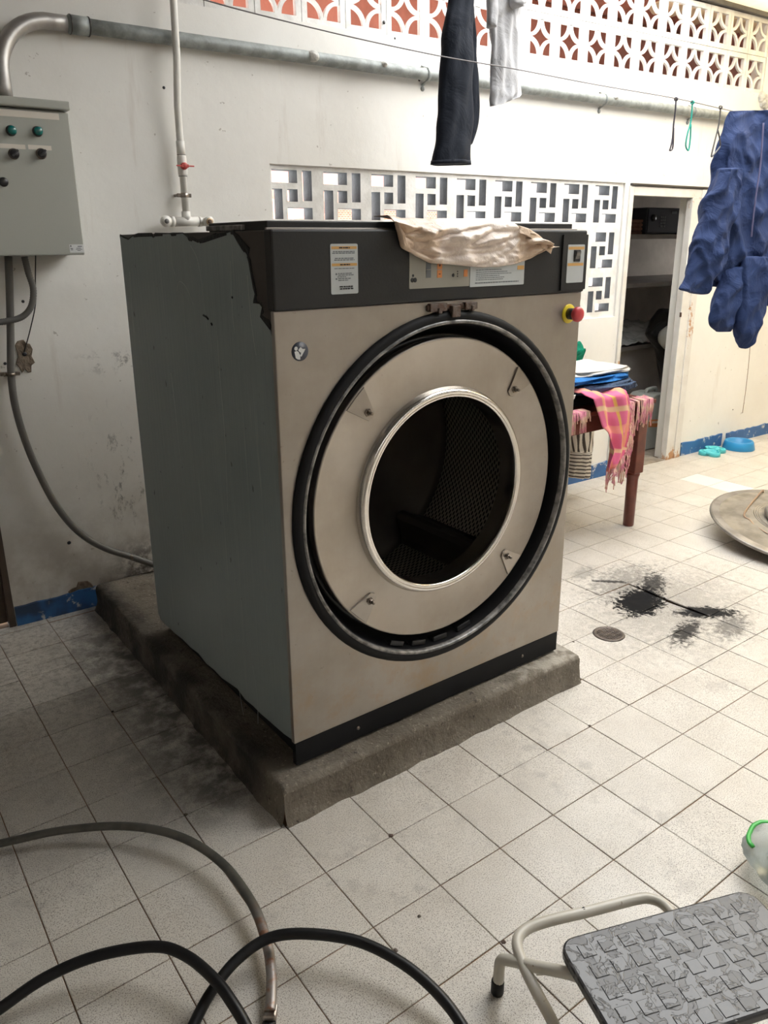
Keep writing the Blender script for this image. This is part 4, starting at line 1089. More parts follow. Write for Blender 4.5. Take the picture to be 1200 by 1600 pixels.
# =================================================================== CLOTHESLINES AND LAUNDRY
LY = .5
lp = [atY(x, y, LY) for x, y in ((150, -48), (320, 0), (400, 21.7), (545, 57), (690, 88), (800, 107), (930, 132), (1057, 154), (1133, 171))]
lp += [V((2.85, LY, 2.0)), V((3.8, LY+.02, 2.03)), V((5.2, LY+.05, 2.14)), V((7.58, LY+.1, 2.35))]
lp = [V((-2.58, LY-.02, 2.38)), V((-1.2, LY-.01, 2.18))] + lp
solo('clothesline', B().tube(smooth_pts(lp, 5), .0018, 6), M_wire, 'thin wire clothesline sagging across the yard with the blue jacket', 'clothesline', lp[6])
UY, UZ = 1.0, 2.74
solo('high_clothesline', B().tube([V((-2.58, UY, UZ+.02)), V((1.5, UY, UZ)), V((4, UY, UZ)), V((7.58, UY, UZ+.02))], .0018, 6), M_wire, 'upper wire clothesline carrying the black trousers and white shirt', 'clothesline', (1.5, UY, UZ))
# plastic hooks
def hook(name, px_top, pts, mat, label, w=.0032):
    b = B(); P = [atY(x, y, LY) for x, y in pts]
    b.tube(smooth_pts(P, 4), w, 8, flat=1.0)
    top = atY(*px_top, LY); b.lathe([(w*1.6, -.004), (w*2.4, -.004), (w*2.4, .004), (w*1.6, .004)], top, (1, 0, 0), 12, closed_prof=True)
    return solo(name, b, mat, label, 'clothes hook', top, group='plastic hooks on the clothesline')
hook('clothes_hook', (1056.5, 155), [(1056.5, 155), (1055, 175), (1052.5, 195), (1051, 215), (1048, 230), (1046.5, 235), (1050.5, 233), (1052, 222), (1052.5, 200)], M_hookdark, 'dark violet plastic hook on the clothesline, left of the teal one')
hook('clothes_hook', (1082, 160), [(1082, 160), (1081, 175), (1079, 192), (1074, 210), (1071.5, 227), (1075, 235), (1077, 230), (1079, 212), (1079.5, 194)], M_hookteal, 'teal plastic hook on the clothesline')
hook('clothes_hook', (1126, 168), [(1126, 168), (1124.5, 185), (1122, 200), (1117, 220), (1112, 241), (1113, 244), (1124, 231), (1125.5, 226), (1124, 214), (1121.5, 203)], M_hookgrey, 'grey plastic hook on the clothesline beside the blue jacket')

def cloth_rings(rows, y, depth, wob=0.0):
    # rows: (left px, right px, row px y) at plane y; depth: half thickness or list
    out = []
    for i, (a, c, v) in enumerate(rows):
        if isinstance(v, (tuple, list)): A = atY(a, v[0], y); C = atY(c, v[1], y)
        else: A = atY(a, v, y); C = atY(c, v, y)
        d = depth[i] if isinstance(depth, (list, tuple)) else depth
        m = (A+C)/2; h = (C-A)/2
        out.append((m, h, V((0, d, 0))))
    return out
def dense(rings, k=4):
    out = []
    cs = smooth_pts([r[0] for r in rings], k); as_ = smooth_pts([r[1] for r in rings], k); bs = smooth_pts([r[2] for r in rings], k)
    return list(zip(cs, as_, bs))
# black trousers: front leg and the leg behind it
tr = thing('black_trousers', 'black trousers hanging by the waist from the upper clothesline', 'trousers', (1.45, UY, 1.77))
rows = [(707, 741, -150), (703, 743, -60), (702, 740, 0), (696, 738, 35), (692, 736, 70), (690, 737, 110), (687, 736, 160), (684, 735, 205), (679, 733, 245), (677, 732, 256)]
part('leg', B().loft(dense(cloth_rings(rows, UY-.03, [.02, .03, .035, .04, .045, .045, .045, .045, .05, .05])), 32, 4, .10, 1.0, nz=.006), M_blackdenim, tr, subs=1)
rows = [(712, 742, -150), (712, 740, -60), (714, 738, 0), (716, 741, 45), (718, 744, 90), (722, 747, 130), (724, 747, 175), (724, 742, 205), (723, 735, 228)]
part('leg', B().loft(dense(cloth_rings(rows, UY+.05, [.02, .025, .03, .03, .03, .03, .03, .03, .025])), 28, 4, .08, 2.0, nz=.005), M_blackdenim, tr, subs=1)
b = B(); 
rows = [(677.5, 732.5, 251), (676.5, 732.5, 257)]
part('hem', B().loft(cloth_rings(rows, UY-.03, .0535), 32, 4, .10, 1.0, caps=False, nz=.004), M_blackdenim, tr, solid=.003)
# white shirt
ws = thing('white_shirt', 'white grey shirt hanging beside the black trousers', 'shirt', (1.7, UY, 2.0))
rows = [(770, 816, -110), (768, 818, -40), (766, 814, 0), (767, 813, 20), (768, 811, 40), (769, 812, 90), (769, 813, 140), (769, 812, (162, 148)), (769, 811, (167, 150))]
part('shirt_body', B().loft(dense(cloth_rings(rows, UY, [.02, .03, .035, .035, .035, .035, .035, .035, .035])), 64, 5, .18, .4, nz=.004, ridge=.014), M_whitecloth, ws, subs=1)
rows = [(801, 818, -90), (800, 819, -30), (800, 820, 0), (803, 818, 8), (808, 814, 12)]
part('sleeve', B().loft(dense(cloth_rings(rows, UY-.06, .03)), 20, 3, .15, .9, nz=.006), M_whitecloth, ws, subs=1)
rows = [(765, 775, -60), (763, 776, 0), (762, 774, 35), (766, 773, 44)]
part('sleeve', B().loft(dense(cloth_rings(rows, UY-.02, .025)), 18, 3, .15, .2, nz=.004), M_whitecloth, ws, subs=1)
# navy jacket over the line
JY = LY
jk = thing('navy_jacket', 'navy blue work jacket hanging upside down over the clothesline', 'jacket', (2.6, JY, 1.2))
rows = [(1137, 1246, 173), (1131, 1250, 190), (1126, 1254, 230), (1122, 1256, 270), (1112, 1256, 310), (1104, 1255, 350), (1100, 1254, 395), (1108, 1252, 425), (1117, 1250, 440)]
part('jacket_body', B().loft(dense(cloth_rings(rows, JY, [.012, .03, .045, .055, .06, .065, .065, .06, .05]), 9), 110, 6, .14, .5, nz=.006, ridge=.042), M_navy, jk, subs=1)
rows = [(1124, 1158, 262), (1116, 1154, 290), (1104, 1150, 330), (1093, 1141, 365), (1080, 1128, 400), (1069, 1112, 430), (1060, 1094, (452, 462))]
part('sleeve', B().loft(dense(cloth_rings(rows, JY-.07, [.03, .045, .05, .05, .048, .042, .035]), 8), 64, 4, .10, 1.7, nz=.005, ridge=.034), M_navy, jk, subs=1)
rows = [(1108, 1150, 385), (1104, 1150, 415), (1103, 1150, 440), (1106, 1148, (448, 449))]
part('hem_flap', B().loft(dense(cloth_rings(rows, JY+.02, [.03, .035, .03, .02]), 4), 40, 4, .12, .4, nz=.005, ridge=.02), M_navy, jk, subs=1)
rows = [(1140, 1168, 415), (1128, 1161, 440), (1117, 1155, 465), (1108, 1150, 492), (1109, 1147, 508), (1120, 1144, 519)]
part('hood', B().loft(dense(cloth_rings(rows, JY-.03, [.03, .045, .05, .045, .04, .02]), 7), 48, 4, .10, 2.6, nz=.006, ridge=.028), M_navy, jk, subs=1)
rows = [(1160, 1200, 400), (1157, 1196, 430), (1153, 1189, 470), (1149, 1182, 505), (1152, 1174, 530), (1157, 1164, 545)]
part('sleeve', B().loft(dense(cloth_rings(rows, JY-.06, [.03, .05, .055, .05, .04, .02]), 7), 48, 4, .08, .3, nz=.005, ridge=.022), M_navy, jk, subs=1)
rows = [(1180, 1260, 400), (1182, 1262, 430), (1186, 1262, 460), (1187, 1258, (480, 470))]
part('hem_flap', B().loft(dense(cloth_rings(rows, JY, [.05, .055, .045, .03]), 4), 28, 5, .14, 1.1, nz=.008), M_navy, jk, subs=1)
b = B()
rows = [(1166, 1186, 385), (1167, 1190, 350), (1171, 1190, 395), ]
part('zip_seam', B().tube(smooth_pts([atY(x, y, JY-.108) for x, y in ((1193, 192), (1191, 220), (1188, 260), (1182, 300), (1177, 340), (1174, 370))], 6), .004, 8, flat=.6), M_seam, jk)

# =================================================================== TABLE AND WHAT LIES ON IT
TX, TY, TZ = 2.66, .87, .695
tb = thing('wooden_table', 'red-brown wooden table piled with laundry behind the machine', 'table', (2.35, 1.15, 0))
part('table_top', B().box((1.635, .82, TZ-.022), (2.70, 1.48, TZ)), M_wood, tb, bevel=.004)
part('apron', B().box((1.715, .862, TZ-.115), (2.615, .882, TZ-.022)), M_wood, tb, bevel=.002)
part('apron', B().box((2.62, .89, TZ-.115), (2.64, 1.41, TZ-.022)), M_wood, tb, bevel=.002)
part('apron', B().box((1.715, 1.418, TZ-.115), (2.615, 1.438, TZ-.022)), M_wood, tb, bevel=.002)
for x, y in ((2.63, .872), (1.70, .872), (2.63, 1.428), (1.70, 1.428)):
    b = B().box((x-.037, y-.037, .30), (x+.037, y+.037, TZ-.022)); lg = part('leg', b, M_wood, tb, bevel=.005)
    part('turned_foot', B().lathe([(.0, 0), (.026, 0), (.029, .004), (.030, .26), (.033, .28), (.037, .292), (.033, .30), (.0, .302)], (x, y, 0), (0, 0, 1), 20), M_wood, lg)
# laundry pile: three folded garments and a green one
def heap(name, c, rx, ry, rz, seed, mat, label, cat='garment', amp=.25, group='clothes piled on the table', droop=0.0):
    b = B(); n, m = 56, 26; vs_ = []
    for j in range(m+1):
        ph = math.pi*(j/m-.5)
        for i in range(n):
            th = 2*math.pi*i/n
            d = V((math.cos(ph)*math.cos(th), math.cos(ph)*math.sin(th), math.sin(ph)))
            sq = lambda q, e: math.copysign(abs(q)**e, q)
            f1 = noise.noise(d*1.8+V((seed, 0, 0))); f2 = noise.noise(V((d.x*3, d.y*3, d.z*7))+V((0, seed, 0))); f3 = noise.noise(V((th*2.2, d.z*5, seed)))
            e = 1 + amp*f1 + amp*.6*f2 + .10*f3
            top = .22*f1 + .35*f2 + .15*f3 if d.z > 0 else 0
            x = c[0]+rx*sq(d.x, .6)*e; y = c[1]+ry*sq(d.y, .6)*e; z = c[2] + rz*(sq(d.z, .55) + top)
            if droop and d.x > .6: z -= droop*(d.x-.6)*2
            vs_.append(V((x, y, max(c[2]-rz-(droop if d.x > .6 else 0), z))))
    fs = [(j*n+i, j*n+(i+1) % n, (j+1)*n+(i+1) % n, (j+1)*n+i) for j in range(m) for i in range(n)]
    b.add(vs_, fs, 0, True)
    return solo(name, b, mat, label, cat, (c[0], c[1], c[2]-rz), subs=1, group=group)
heap('folded_garment', (2.34, 1.08, TZ+.025), .27, .17, .023, 1, M_darkcloth, 'black garment at the bottom of the clothes pile on the table')
heap('folded_garment', (2.44, 1.04, TZ+.078), .22, .17, .034, 4, M_slate, 'slate blue garment in the middle of the clothes pile on the table', amp=.18)
heap('folded_garment', (2.33, 1.06, TZ+.122), .27, .16, .016, 7, M_bluecloth, 'bright blue garment near the top of the clothes pile on the table')
heap('folded_garment', (2.46, 1.12, TZ+.148), .25, .17, .015, 11, M_offwhite, 'off-white garment topping the clothes pile on the table', droop=.03)
heap('white_cloth', (2.02, .95, TZ+.045), .11, .10, .043, 15, M_offwhite, 'white cloth bunched beside the clothes pile, next to the machine', 'cloth')
heap('green_garment', (2.50, 1.385, TZ+.118), .25, .05, .116, 19, M_greencloth, 'green garment standing behind the clothes pile', 'garment')
# plaid cloth hanging over the table edge
def plaid_cloth():
    yE = .815
    L = [(918,622),(921,640),(929,664),(935,672),(940,684),(946,702),(942,722),(942,736)]
    R = [(978,616),(983,640),(981,655),(977,668),(973,682),(968,697),(962,708),(956,716)]
    n = len(L)
    def lerp(T_, s):
        f = s*(n-1); i = min(int(f), n-2); t = f-i; return (T_[i][0]*(1-t)+T_[i+1][0]*t, T_[i][1]*(1-t)+T_[i+1][1]*t)
    def fn(s, t):
        if t < .25:
            q = 1-t/.25; a, c = L[0], R[0]; p = atY(a[0]*(1-s)+c[0]*s, a[1]*(1-s)+c[1]*s, yE)
            return V((p.x+q*.03, yE - .01 + q*.16, max(p.z, TZ) + .012 + .012*math.sin(s*9) + .01*noise.noise(V((s*5, q*4, 2)))))
        q = (t-.25)/.75; a = lerp(L, q); c = lerp(R, q); p = atY(a[0]*(1-s)+c[0]*s, a[1]*(1-s)+c[1]*s, yE)
        return V((p.x, yE - .016 - .020*(1+math.sin(s*11+q*3)) - .012*noise.noise(V((s*6, q*5, 7))), p.z + .008*math.sin(s*11)*(1-q)))
    return B().grid(fn, 36, 40), fn
pb, pf = plaid_cloth()
pc = thing('plaid_cloth', 'pink and orange plaid cloth with fringe hanging over the table edge', 'cloth', (2.3, .8, TZ))
part('cloth_panel', pb, M_plaid, pc, solid=.003, uv=True, recalc=False)
b = B(); rr = random.Random(12)
for k in range(60):
    t = rr.uniform(.30, 1.0); p = pf(1.0, t); 
    ln = rr.uniform(.07, .15); q1 = p + V((rr.uniform(-.01, .03), rr.uniform(-.012, .008), -ln*.45)); q2 = q1 + V((rr.uniform(-.02, .01), rr.uniform(-.01, .01), -ln*.55))
    b.tube([p + V((-.012, -.004, 0)), q1, q2], .0026, 5)
for k in range(34):
    s = rr.random(); p = pf(s, 1.0); ln = rr.uniform(.03, .12); b.tube([p, p + V((rr.uniform(-.01, .01), rr.uniform(-.01, .01), -ln*.5)), p + V((rr.uniform(-.015, .015), 0, -ln))], .0024, 5)
part('fringe', b, M_fringe, pc, kind='stuff')
b = B()
for k in range(44):
    s = rr.random(); x = 2.42 + .22*s; ln = rr.uniform(.05, .14); y = .806 - .004*rr.random()
    b.tube([(x, .86, TZ+.016+.006*rr.random()), (x+.004, y, TZ+.012), (x+rr.uniform(-.008, .008), y-.006, TZ-ln*.5), (x+rr.uniform(-.016, .016), y-.004, TZ-ln)], .0034, 5)
part('fringe', b, M_fringe, pc, kind='stuff')
b = B()
for k in range(26):
    x = 2.02 + .14*rr.random(); ln = rr.choice((.02, .025, .03, .04, .09)); b.tube([(x, .86, TZ+.012), (x, .812, TZ+.008), (x+rr.uniform(-.006, .006), .806, TZ-ln)], .003, 5)
part('fringe', b, M_fringe, pc, kind='stuff')
# striped cloth hanging behind the table apron
rows = [(884, 930, 640), (886, 927, 668), (888, 925, 690), (891, 923, 704), (890, 922, 706), (888, 921, 725), (886, 919.5, 745)]
sb = B().loft(dense(cloth_rings(rows, 1.33, [.04, .04, .04, .04, .045, .045, .045])), 40, 7, .16, .2, nz=.003)
solo('striped_cloth', sb, M_stripes, 'black and cream striped cloth hanging under the table', 'cloth', (2.7, 1.33, .18), uv=True)

# =================================================================== STOREROOM THINGS (wall coordinates)
SV = .80
z1 = atW(1030, 366, SV).z; z2 = atW(1020, 441, SV).z; z3 = atW(985, 541, SV).z
for nm, z, lab in (('shelf', z1, 'upper storeroom shelf carrying the dark safe'), ('shelf', z2, 'empty middle shelf in the storeroom'), ('shelf', z3, 'lower storeroom shelf under the crumpled plastic sheet')):
    solo(nm, B().box((SR0+.002, SV, z-.035), (SR1-.002, SRD-.002, z)).xf(WALL), M_store_shelf, lab, 'shelf', WALL @ Matrix.Translation((4.6, 1.2, z)), bevel=.004, group='storeroom shelves')
solo('storeroom_block', B().box((SR0+.3, SV+.06, .004), (SR1-.3, SRD-.002, z3-.037)).xf(WALL), M_store, 'plain plastered block below the lower storeroom shelf', 'counter', WALL @ Matrix.Translation((4.6, 1.2, 0)))
a = atW(1012, 324, SV+.03); c = atW(1078, 364, SV+.03)
sf = thing('small_safe', 'small dark safe with keypad on the upper storeroom shelf', 'safe', WALL @ Matrix.Translation(((a.x+c.x)/2, SV+.2, z1)))
part('safe_box', B().box((a.x, SV+.03, z1), (c.x, SV+.36, a.z)).xf(WALL), M_safe, sf, bevel=.006)
part('safe_door', B().box((a.x+.012, SV+.024, z1+.012), (c.x-.012, SV+.03, a.z-.012)).xf(WALL), M_safe, sf, bevel=.003)
kc = atW(1036, 346, SV+.02)
for i in range(4):
    for j in range(3):
        part('keypad_button', B().box((kc.x-.03+j*.022, SV+.018, kc.z-.042+i*.022), (kc.x-.016+j*.022, SV+.024, kc.z-.028+i*.022)).xf(WALL), M_ink_soft, sf)
dc = atW(1021, 340, SV+.02); part('dial', B().lathe([(0, -.02), (.022, -.018), (.026, 0)], (dc.x, SV+.024, dc.z), (0, 1, 0), 24).xf(WALL), M_blackplastic, sf)
lc = atW(1054, 332, SV+.02); part('name_plate', B().box((lc.x-.03, SV+.021, lc.z-.010), (lc.x+.03, SV+.024, lc.z+.010)).xf(WALL), M_ink_soft, sf)
a = atW(986, 341, SV+.05); c = atW(1003, 365, SV+.05)
cr = thing('brown_crate', 'slatted brown crate beside the safe on the upper shelf', 'crate', WALL @ Matrix.Translation((a.x, SV+.2, z1)))
for k in range(4):
    h = (a.z-z1)/4; part('slat', B().box((a.x-.2, SV+.05, z1+k*h), (c.x, SV+.062, z1+(k+1)*h-.008)).xf(WALL), M_crate, cr)
part('crate_side', B().box((c.x-.014, SV+.062, z1), (c.x, SV+.34, a.z-.01)).xf(WALL), M_crate, cr)
# crumpled plastic on the lower shelf
c0 = atW(985, 530, SV+.1); c1 = atW(1040, 505, SV+.3)
def crum(s, t):
    u = c0.x - .45 + 1.25*s; v = SV - .02 + .55*t
    h = .02 + .10*t + .06*abs(noise.noise(V((s*5, t*4, 1)))) + .035*abs(noise.noise(V((s*14, t*11, 5)))) - .02
    return V((u, v, z3 + max(.004, h*min(1, 8*s)*min(1, 8*(1-s)) + .01) - (.05*(1-t/.05) if t < .05 else 0)*0))
solo('plastic_sheet', B().grid(crum, 50, 26).xf(WALL), M_plasticsheet, 'crumpled clear plastic sheet on the lower storeroom shelf', 'plastic sheet', WALL @ Matrix.Translation((c0.x, SV+.2, z3)), solid=.002)
# black bin bag slumped in front of the shelf
bt = atW(1012, 524, .55); bz = [atW(x, y, .55) for x, y in ((1046, 490), (1035, 505), (1028, 530), (1040, 590))]
rows = [((1043, 1062), 484), ((1030, 1066), 500), ((1014, 1070), 516), ((1012, 1072), 526), ((1028, 1075), 540), ((1036, 1078), 570), ((1040, 1080), 610)]
rg = []
for (l, r), y in rows:
    A = atW(l, y, .55); C_ = atW(r, y, .55); rg.append((WALL @ ((A+C_)/2), WALL.to_3x3() @ ((C_-A)/2), WALL.to_3x3() @ V((0, .12, 0))))
bot_ = WALL @ V(((WALLI @ rg[-1][0]).x, .55, .01)); rg.append((bot_.lerp(rg[-1][0], .4), rg[-1][1]*1.15, rg[-1][2]*1.2)); rg.append((bot_, rg[-1][1]*1.1, rg[-1][2]*1.2))
bb = thing('bin_bag', 'black bin bag slumped inside the storeroom doorway', 'bag', bot_)
part('bag_body', B().loft(dense(rg, 3), 30, 5, .12, .8, nz=.03), M_binbag, bb, subs=1)
pc_ = atW(1043, 528, .42); part('clear_wrap', B().lathe([(0, -.06), (.6, -.05), (1, 0), (.6, .05), (0, .06)], (0, 0, 0), (0, 1, 0), 14).xf(WALL @ Matrix.Translation((pc_.x+.02, .44, pc_.z)) @ Matrix.Diagonal((.07, 1, .09, 1))), M_plasticsheet, bb)
# jerry can in the doorway
jv = .22
jc = thing('jerry_can', 'pale grey plastic jerry can with orange label inside the doorway', 'jerry can', WALL @ Matrix.Translation((4.12, jv+.1, .004)))
prof = [(3.985, .02), (4.0, .006), (4.25, .006), (4.262, .02), (4.262, .37), (4.25, .40), (4.14, .415), (4.06, .412), (4.01, .385), (3.985, .32)]
part('can_body', B().prism(prof, lambda u, v, t: (u, t, v), jv, jv+.2).xf(WALL), M_jerry, jc, bevel=.02)
part('can_label', B().prism([(4.012, .238), (4.15, .222), (4.262, .212), (4.262, .155), (4.15, .165), (4.012, .182)], lambda u, v, t: (u, t, v), jv-.002, jv+.001).xf(WALL), M_key, jc, label='orange label')
b = B()
for k in range(9): b.box((4.05+k*.02, jv-.004, .205-k*.0022), (4.064+k*.02, jv-.001, .221-k*.0022))
part('printed_text', b.xf(WALL), M_tape, jc, kind='stuff')
part('can_handle', B().tube(smooth_pts([Wp(4.20, jv+.1, .40), Wp(4.19, jv+.1, .435), Wp(4.10, jv+.1, .435), Wp(4.08, jv+.1, .41)], 5), .013, 10), M_jerry, jc)
part('moulded_rib', B().box((4.225, jv-.006, .25), (4.24, jv+.004, .385)).xf(WALL), M_jerry, jc, bevel=.003)

# =================================================================== THINGS ON THE FLOOR
# pet bowl and bone-shaped double bowl by the skirting
bc = V((4.625, 1.385, 0))
b = B().lathe([(0, .0), (.110, 0), (.113, .004), (.100, .056), (.095, .062), (.088, .062), (.082, .056), (.074, .02), (0, .016)], bc, (0, 0, 1), 40)
solo('pet_bowl', b, M_bluebowl, 'round blue plastic pet bowl by the skirting board', 'bowl', bc)
bn = V((4.345, 1.425, 0)); 
pts = []
for k in range(72):
    a = 2*math.pi*k/72; c, s = math.cos(a), math.sin(a); best = 0
    for cx, cy in ((.066, .034), (.066, -.034), (-.066, .034), (-.066, -.034)):
        t = cx*c + cy*s; q = t*t - (cx*cx + cy*cy - .042**2)
        if q >= 0 and t + math.sqrt(q) > best: best = t + math.sqrt(q)
    best = max(best, min(.07/max(abs(c), 1e-6), .044/max(abs(s), 1e-6)))
    pts.append((best*c, best*s))
rot = Matrix.Translation(bn) @ Matrix.Rotation(.25, 4, 'Z')
bo = thing('bone_shaped_dish', 'turquoise bone-shaped double pet dish beside the blue bowl', 'bowl', bn)
b = B(); n = len(pts); lv = [(1.0, 0), (.97, .026), (.92, .030), (.86, .028), (.80, .014), (.0, .012)]
vs_ = [V((x*s, y*s, z)) for s, z in lv[:-1] for x, y in pts] + [V((0, 0, .012))]
fs = [(l*n+k, l*n+(k+1) % n, (l+1)*n+(k+1) % n, (l+1)*n+k) for l in range(len(lv)-2) for k in range(n)] + [((len(lv)-2)*n+k, (len(lv)-2)*n+(k+1) % n, (len(lv)-1)*n) for k in range(n)] + [tuple(range(n-1, -1, -1))]
part('dish_base', B().add([rot @ p for p in vs_], fs, 0, True), M_teal, bo)
for sx in (-1, 1):
    part('dish_cup', B().lathe([(.0, .013), (.030, .013), (.036, .020), (.040, .034), (.044, .034), (.047, .012)], rot @ V((sx*.058, 0, 0)), (0, 0, 1), 24), M_teal, bo)
# round metal door lying on the floor
DCc = V((3.13, .19, .075)); tilt = Matrix.Translation(DCc) @ Matrix.Rotation(.13, 4, 'X') @ Matrix.Rotation(-.02, 4, 'Y')
rd = thing('round_metal_cover', 'large dirty round metal cover lying flat on the tiled floor', 'cover', (3.13, .19, 0))
def tl(prof, mat, name, n=72, parent=None, c=(0, 0, 0), **k):
    return part(name, B().lathe(prof, c, (0, 0, 1), n).xf(tilt), mat, parent or rd, **k)
tl([(.0, -.02), (.38, -.02), (.43, -.012), (.445, -.004), (.447, .004), (.440, .010), (.432, .009), (.428, .006), (.30, .022), (.235, .028), (.0, .028)], M_castdoor, 'cover_plate')
tl([(.440, .0095), (.4465, .006), (.4475, -.001), (.441, -.009)], M_castrim, 'edge_rim')
for r in (.215, .225, .235): tl([(r-.003, .027), (r, .0315), (r+.003, .027)], M_castrim, 'pressed_ring')
hb = tl([(.0, .030), (.17, .030), (.185, .034), (.19, .05), (.186, .062), (.175, .066), (.165, .062), (.0, .058)], M_castrim, 'window_ring')
tl([(0, .068), (.10, .066), (.166, .060), (0, .059)], M_glass_dark, 'window_glass', parent=hb)
hp = [(-.305, .115, .035), (-.318, -.02, .052), (-.23, -.075, .06), (-.21, -.115, .05), (-.235, -.20, .036)]
px3 = [atZ(1190, 768, .15), atZ(1163, 802, .125), atZ(1172, 813, .115), atZ(1178, 821, .105), atZ(1200, 834, .10)]
part('wire_handle', B().tube(smooth_pts([px3[0] + V((.02, .0, -.01)), px3[0], px3[1], px3[2], px3[3]], 5), .0055, 8).tube([px3[3], px3[4]], .003, 6), M_copper, rd, label='bent copper-coloured wire handle')
part('foot_block', B().box((2.98, .30, .0), (3.28, .42, .06)), M_darksteel, rd)
part('foot_block', B().box((3.0, .02, .0), (3.26, .09, .035)), M_darksteel, rd)
# floor drain
dcen = V((1.543, .152, 0)); DR = .058
dg = thing('floor_drain', 'round cast metal drain grate set in the tiles', 'drain', dcen)
part('drain_ring', B().lathe([(DR*.80, .0016), (DR*.82, .004), (DR, .004), (DR+.004, .0005)], dcen, (0, 0, 1), 40), M_drain, dg)
part('drain_well', B().lathe([(0, .0008), (DR*.82, .0008)], dcen, (0, 0, 1), 40), M_drain_hole, dg)
for k in range(-4, 5):
    x = k*.0105; h = math.sqrt(max(0, (DR*.82)**2 - x*x))
    part('grate_bar', B().box((dcen.x+x-.0022, dcen.y-h, .001), (dcen.x+x+.0022, dcen.y+h, .0035)), M_drain, dg)
    if k % 2 == 0: part('grate_bar', B().box((dcen.x-h, dcen.y+x-.002, .0012), (dcen.x+h, dcen.y+x+.002, .0033)), M_drain, dg)
# hoses
def hose(name, px, mat, r, label, flat=1.0, parts=False):
    pts = smooth_pts([atZ(x, y, z) for x, y, z in px], 7)
    b = B().tube(pts, r, 14, flat=flat); return pts, b
pts, b = hose('h', ((-120, 1345, .03), (0, 1318, .035), (100, 1297, .045), (200, 1291, .055), (280, 1307, .055), (345, 1347, .05), (393, 1410, .045), (416, 1470, .035), (424, 1520, .028), (424, 1560, .024), (422, 1580, .02)), None, .0115, '', .8)
h1 = thing('drain_hose', 'dull dark hose band with rusty metal end arching over the floor', 'hose', pts[-1] * 1.0)
part('hose_band', b, M_hoseband, h1)
e = pts[-1]; e2 = pts[-4]; d = (e-e2).normalized(); sd = V((d.y, -d.x, 0)).normalized()
b = B(); 
for p0, p1, w, z0, z1_ in ((e - d*.018, e + d*.012, .0135, .0, .022),):
    q = [p0 - sd*w, p0 + sd*w, p1 + sd*w, p1 - sd*w]; b.add([V((p.x, p.y, z0)) for p in q] + [V((p.x, p.y, z1_)) for p in q], [(3,2,1,0),(4,5,6,7),(0,1,5,4),(1,2,6,5),(2,3,7,6),(3,0,4,7)])
part('end_clip', b, M_clip, h1, bevel=.004, label='bright folded steel clip')
p_ = e + d*.012; part('clip_hook', B().tube([V((p_.x, p_.y, .004))+sd*.013, V((p_.x, p_.y, .006))+d*.006, V((p_.x, p_.y, .004))-sd*.012], .004, 8), M_blackplastic, h1)
pts, b = hose('h', ((-90, 1640, .03), (0, 1576, .04), (70, 1528, .06), (150, 1494, .075), (240, 1479, .085), (290, 1493, .085), (335, 1530, .08), (365, 1570, .07), (388, 1612, .05), (400, 1660, .03)), None, .0115, '')
solo('black_hose', b, M_hose, 'black rubber hose arching in from the lower left corner', 'hose', pts[30])
pts, b = hose('h', ((285, 1640, .02), (303, 1600, .03), (330, 1550, .045), (370, 1500, .06), (420, 1466, .07), (480, 1459, .075), (560, 1471, .07), (630, 1506, .06), (685, 1553, .045), (722, 1602, .03), (745, 1650, .02)), None, .0115, '')
solo('black_hose', b, M_hose, 'black rubber hose loop nearest the step stool, crossing over the rusty-ended hose', 'hose', pts[30])
# step stool
SZ = .20
o_ = V((.157, -.787, 0)); e1 = V((.938, -.347, 0)).normalized(); e2 = V((-.347, -.938, 0)).normalized()
so = thing('step_stool', 'cream tubular step stool with wet black rubber tread', 'stool', (.30, -.95, 0))
def sp(a, c, z): return o_ + e1*a + e2*c + V((0, 0, z))
LW, LD, r = .445, .235, .035
out = []
for cx, cy, a0 in ((LW-r, r, -90), (LW-r, LD-r, 0), (r, LD-r, 90), (r, r, 180)):
    for k in range(7):
        a = math.radians(a0+15*k); out.append((cx+r*math.cos(a), cy+r*math.sin(a)))
tr_ = part('tread', B().prism(out, lambda u, v, t: sp(u, v, t), SZ-.022, SZ), M_tread, so, bevel=.005, label='wet black rubber tread with raised squares')
sqm = None
for i in range(9):
    for j in range(5):
        a, c = .030+i*.0435, .022+j*.0435; w = .030
        if a+w > LW-.012 or c+w > LD-.008: continue
        b = B(); q = [(a, c), (a+w, c), (a+w, c+w), (a, c+w)]; h = .0012; iN = .002
        vs_ = [sp(u, v, SZ-.0005) for u, v in q] + [sp(u+(iN if k in (0, 3) else -iN), v+(iN if k in (0, 1) else -iN), SZ+h) for k, (u, v) in enumerate(q)]
        b.add(vs_, [(4,5,6,7),(0,1,5,4),(1,2,6,5),(2,3,7,6),(3,0,4,7)]); part('tread_square', b, M_tread, tr_)
TR = .0115
part('frame_loop', B().tube(smooth_pts([atZ(1120, 1500, .12), atZ(1062, 1440, .12), atZ(1038, 1414, .12), atZ(1015, 1404, .12), atZ(990, 1406, .12), atZ(920, 1424, .12), atZ(850, 1441, .12), atZ(818, 1455, .12), atZ(808, 1475, .12), atZ(818, 1508, .115), atZ(840, 1553, .10), atZ(866, 1602, .075), atZ(905, 1690, .01)], 6), TR, 12), M_cream, so)
ft = atZ(777, 1550, 0)
lg = part('leg', B().tube(smooth_pts([ft + V((0, 0, .004)), ft + V((0, -.002, .05)), ft + V((-.001, -.006, .088)), ft + V((.004, -.020, .102)), ft + V((.02, -.07, .122)), sp(.03, .07, SZ-.032), sp(.05, .16, SZ-.034)], 6), TR, 12), M_cream, so)
part('rubber_foot', B().lathe([(.013, 0), (.0138, .004), (.0134, .030), (.0118, .034)], (ft.x, ft.y, 0), (0, 0, 1), 16), M_hose, lg)
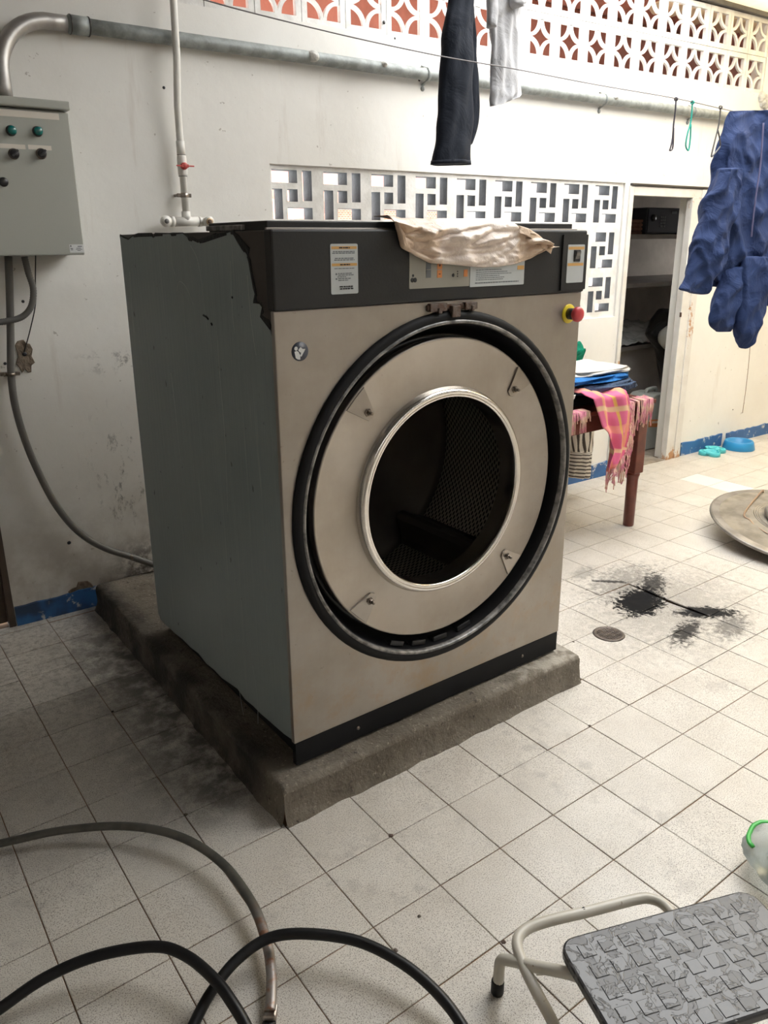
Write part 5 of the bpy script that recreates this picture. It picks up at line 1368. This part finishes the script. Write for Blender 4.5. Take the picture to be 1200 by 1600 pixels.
f2 = ft + e1*.40; 
lg = part('leg', B().tube(smooth_pts([f2 + V((0, 0, .004)), f2 + V((0, -.002, .05)), f2 + V((-.001, -.006, .088)), f2 + V((0, -.03, .108)), sp(LW-.04, .07, SZ-.032), sp(LW-.05, .16, SZ-.034)], 6), TR, 12), M_cream, so)
part('rubber_foot', B().lathe([(.013, 0), (.0138, .004), (.0134, .030), (.0118, .034)], (f2.x, f2.y, 0), (0, 0, 1), 16), M_hose, lg)
for a in (.06, LW-.06):
    p0 = sp(a, LD-.03, SZ-.03); p1 = sp(a, LD+.06, .006); part('leg', B().tube([p0, p0.lerp(p1, .5), p1], TR, 12), M_cream, so)
part('cross_wire', B().tube([atZ(838, 1522, .10), atZ(900, 1518, .10)], .003, 6), M_cream, so)
hc = atZ(912, 1419, .1312); part('rivet_hole', B().lathe([(0, .0), (.0035, 0)], hc, (0, 0, 1), 10), M_blackplastic, so)
# clear plastic bag by the stool
bgc = V((.90, -.90, 0))
cb = thing('clear_plastic_bag', 'clear plastic bag with green print on the floor beyond the stool', 'bag', bgc)
def bagshape(s, t):
    a = 2*math.pi*s; ph = math.pi*(t-.5); r = .115*(1+.16*noise.noise(V((math.cos(a)*1.6, math.sin(a)*1.6, t*3)))+.06*noise.noise(V((math.cos(a)*5, math.sin(a)*5, t*8))))
    return bgc + V((math.cos(ph)*math.cos(a)*r*1.0, math.cos(ph)*math.sin(a)*r, max(.004, .055 + .06*math.sin(ph)*(1+.2*noise.noise(V((a, t*4, 2)))))))
part('bag_film', B().grid(bagshape, 48, 20), M_bag, cb)
part('bag_contents', B().lathe([(0, .008), (.055, .01), (.07, .03), (.06, .06), (.02, .078), (0, .08)], bgc + V((.01, -.01, 0)), (0, 0, 1), 14, smooth=False), M_bagstuff, cb)
part('green_band', B().tube([bagshape(.14+.24*k/12, .66) + V((math.cos(2*math.pi*(.14+.24*k/12))*.002, math.sin(2*math.pi*(.14+.24*k/12))*.002, .001)) for k in range(13)], .006, 6, flat=.7), M_bagstripe, cb)
# scattered crumbs of plaster and dirt on the tiles
for k, (px, py, r) in enumerate(((611, 1306, .007), (781, 1212, .005), (290, 1273, .006), (176, 1112, .005), (787, 1472, .006), (896, 1003, .006), (921, 1134, .005), (327, 970, .006), (655, 1432, .005), (618, 1485, .006))):
    p = atZ(px, py, 0); b = B(); b.lathe([(0, 0), (r, 0), (r*.8, r*.35), (r*.3, r*.6), (0, r*.55)], p, (0, 0, 1), 7, smooth=False)
    for q in b.v: q += noise.noise_vector(q*200)*r*.3; q.z = max(q.z, 0)
    near = ('in front of the near plinth corner', 'before the middle of the plinth front', 'left of the plinth corner', 'left of the plinth', 'beside the stool foot', 'beside the plinth end', 'right of the plinth', 'on the plinth edge', 'near the black hose loop', 'touching the black hose')[k]
    solo('dirt_crumb', b, M_rust if k in (0, 4, 9) else M_concrete, 'tiny dark crumb of dirt on the floor tiles ' + near, 'debris', p, group='crumbs of dirt on the tiles')
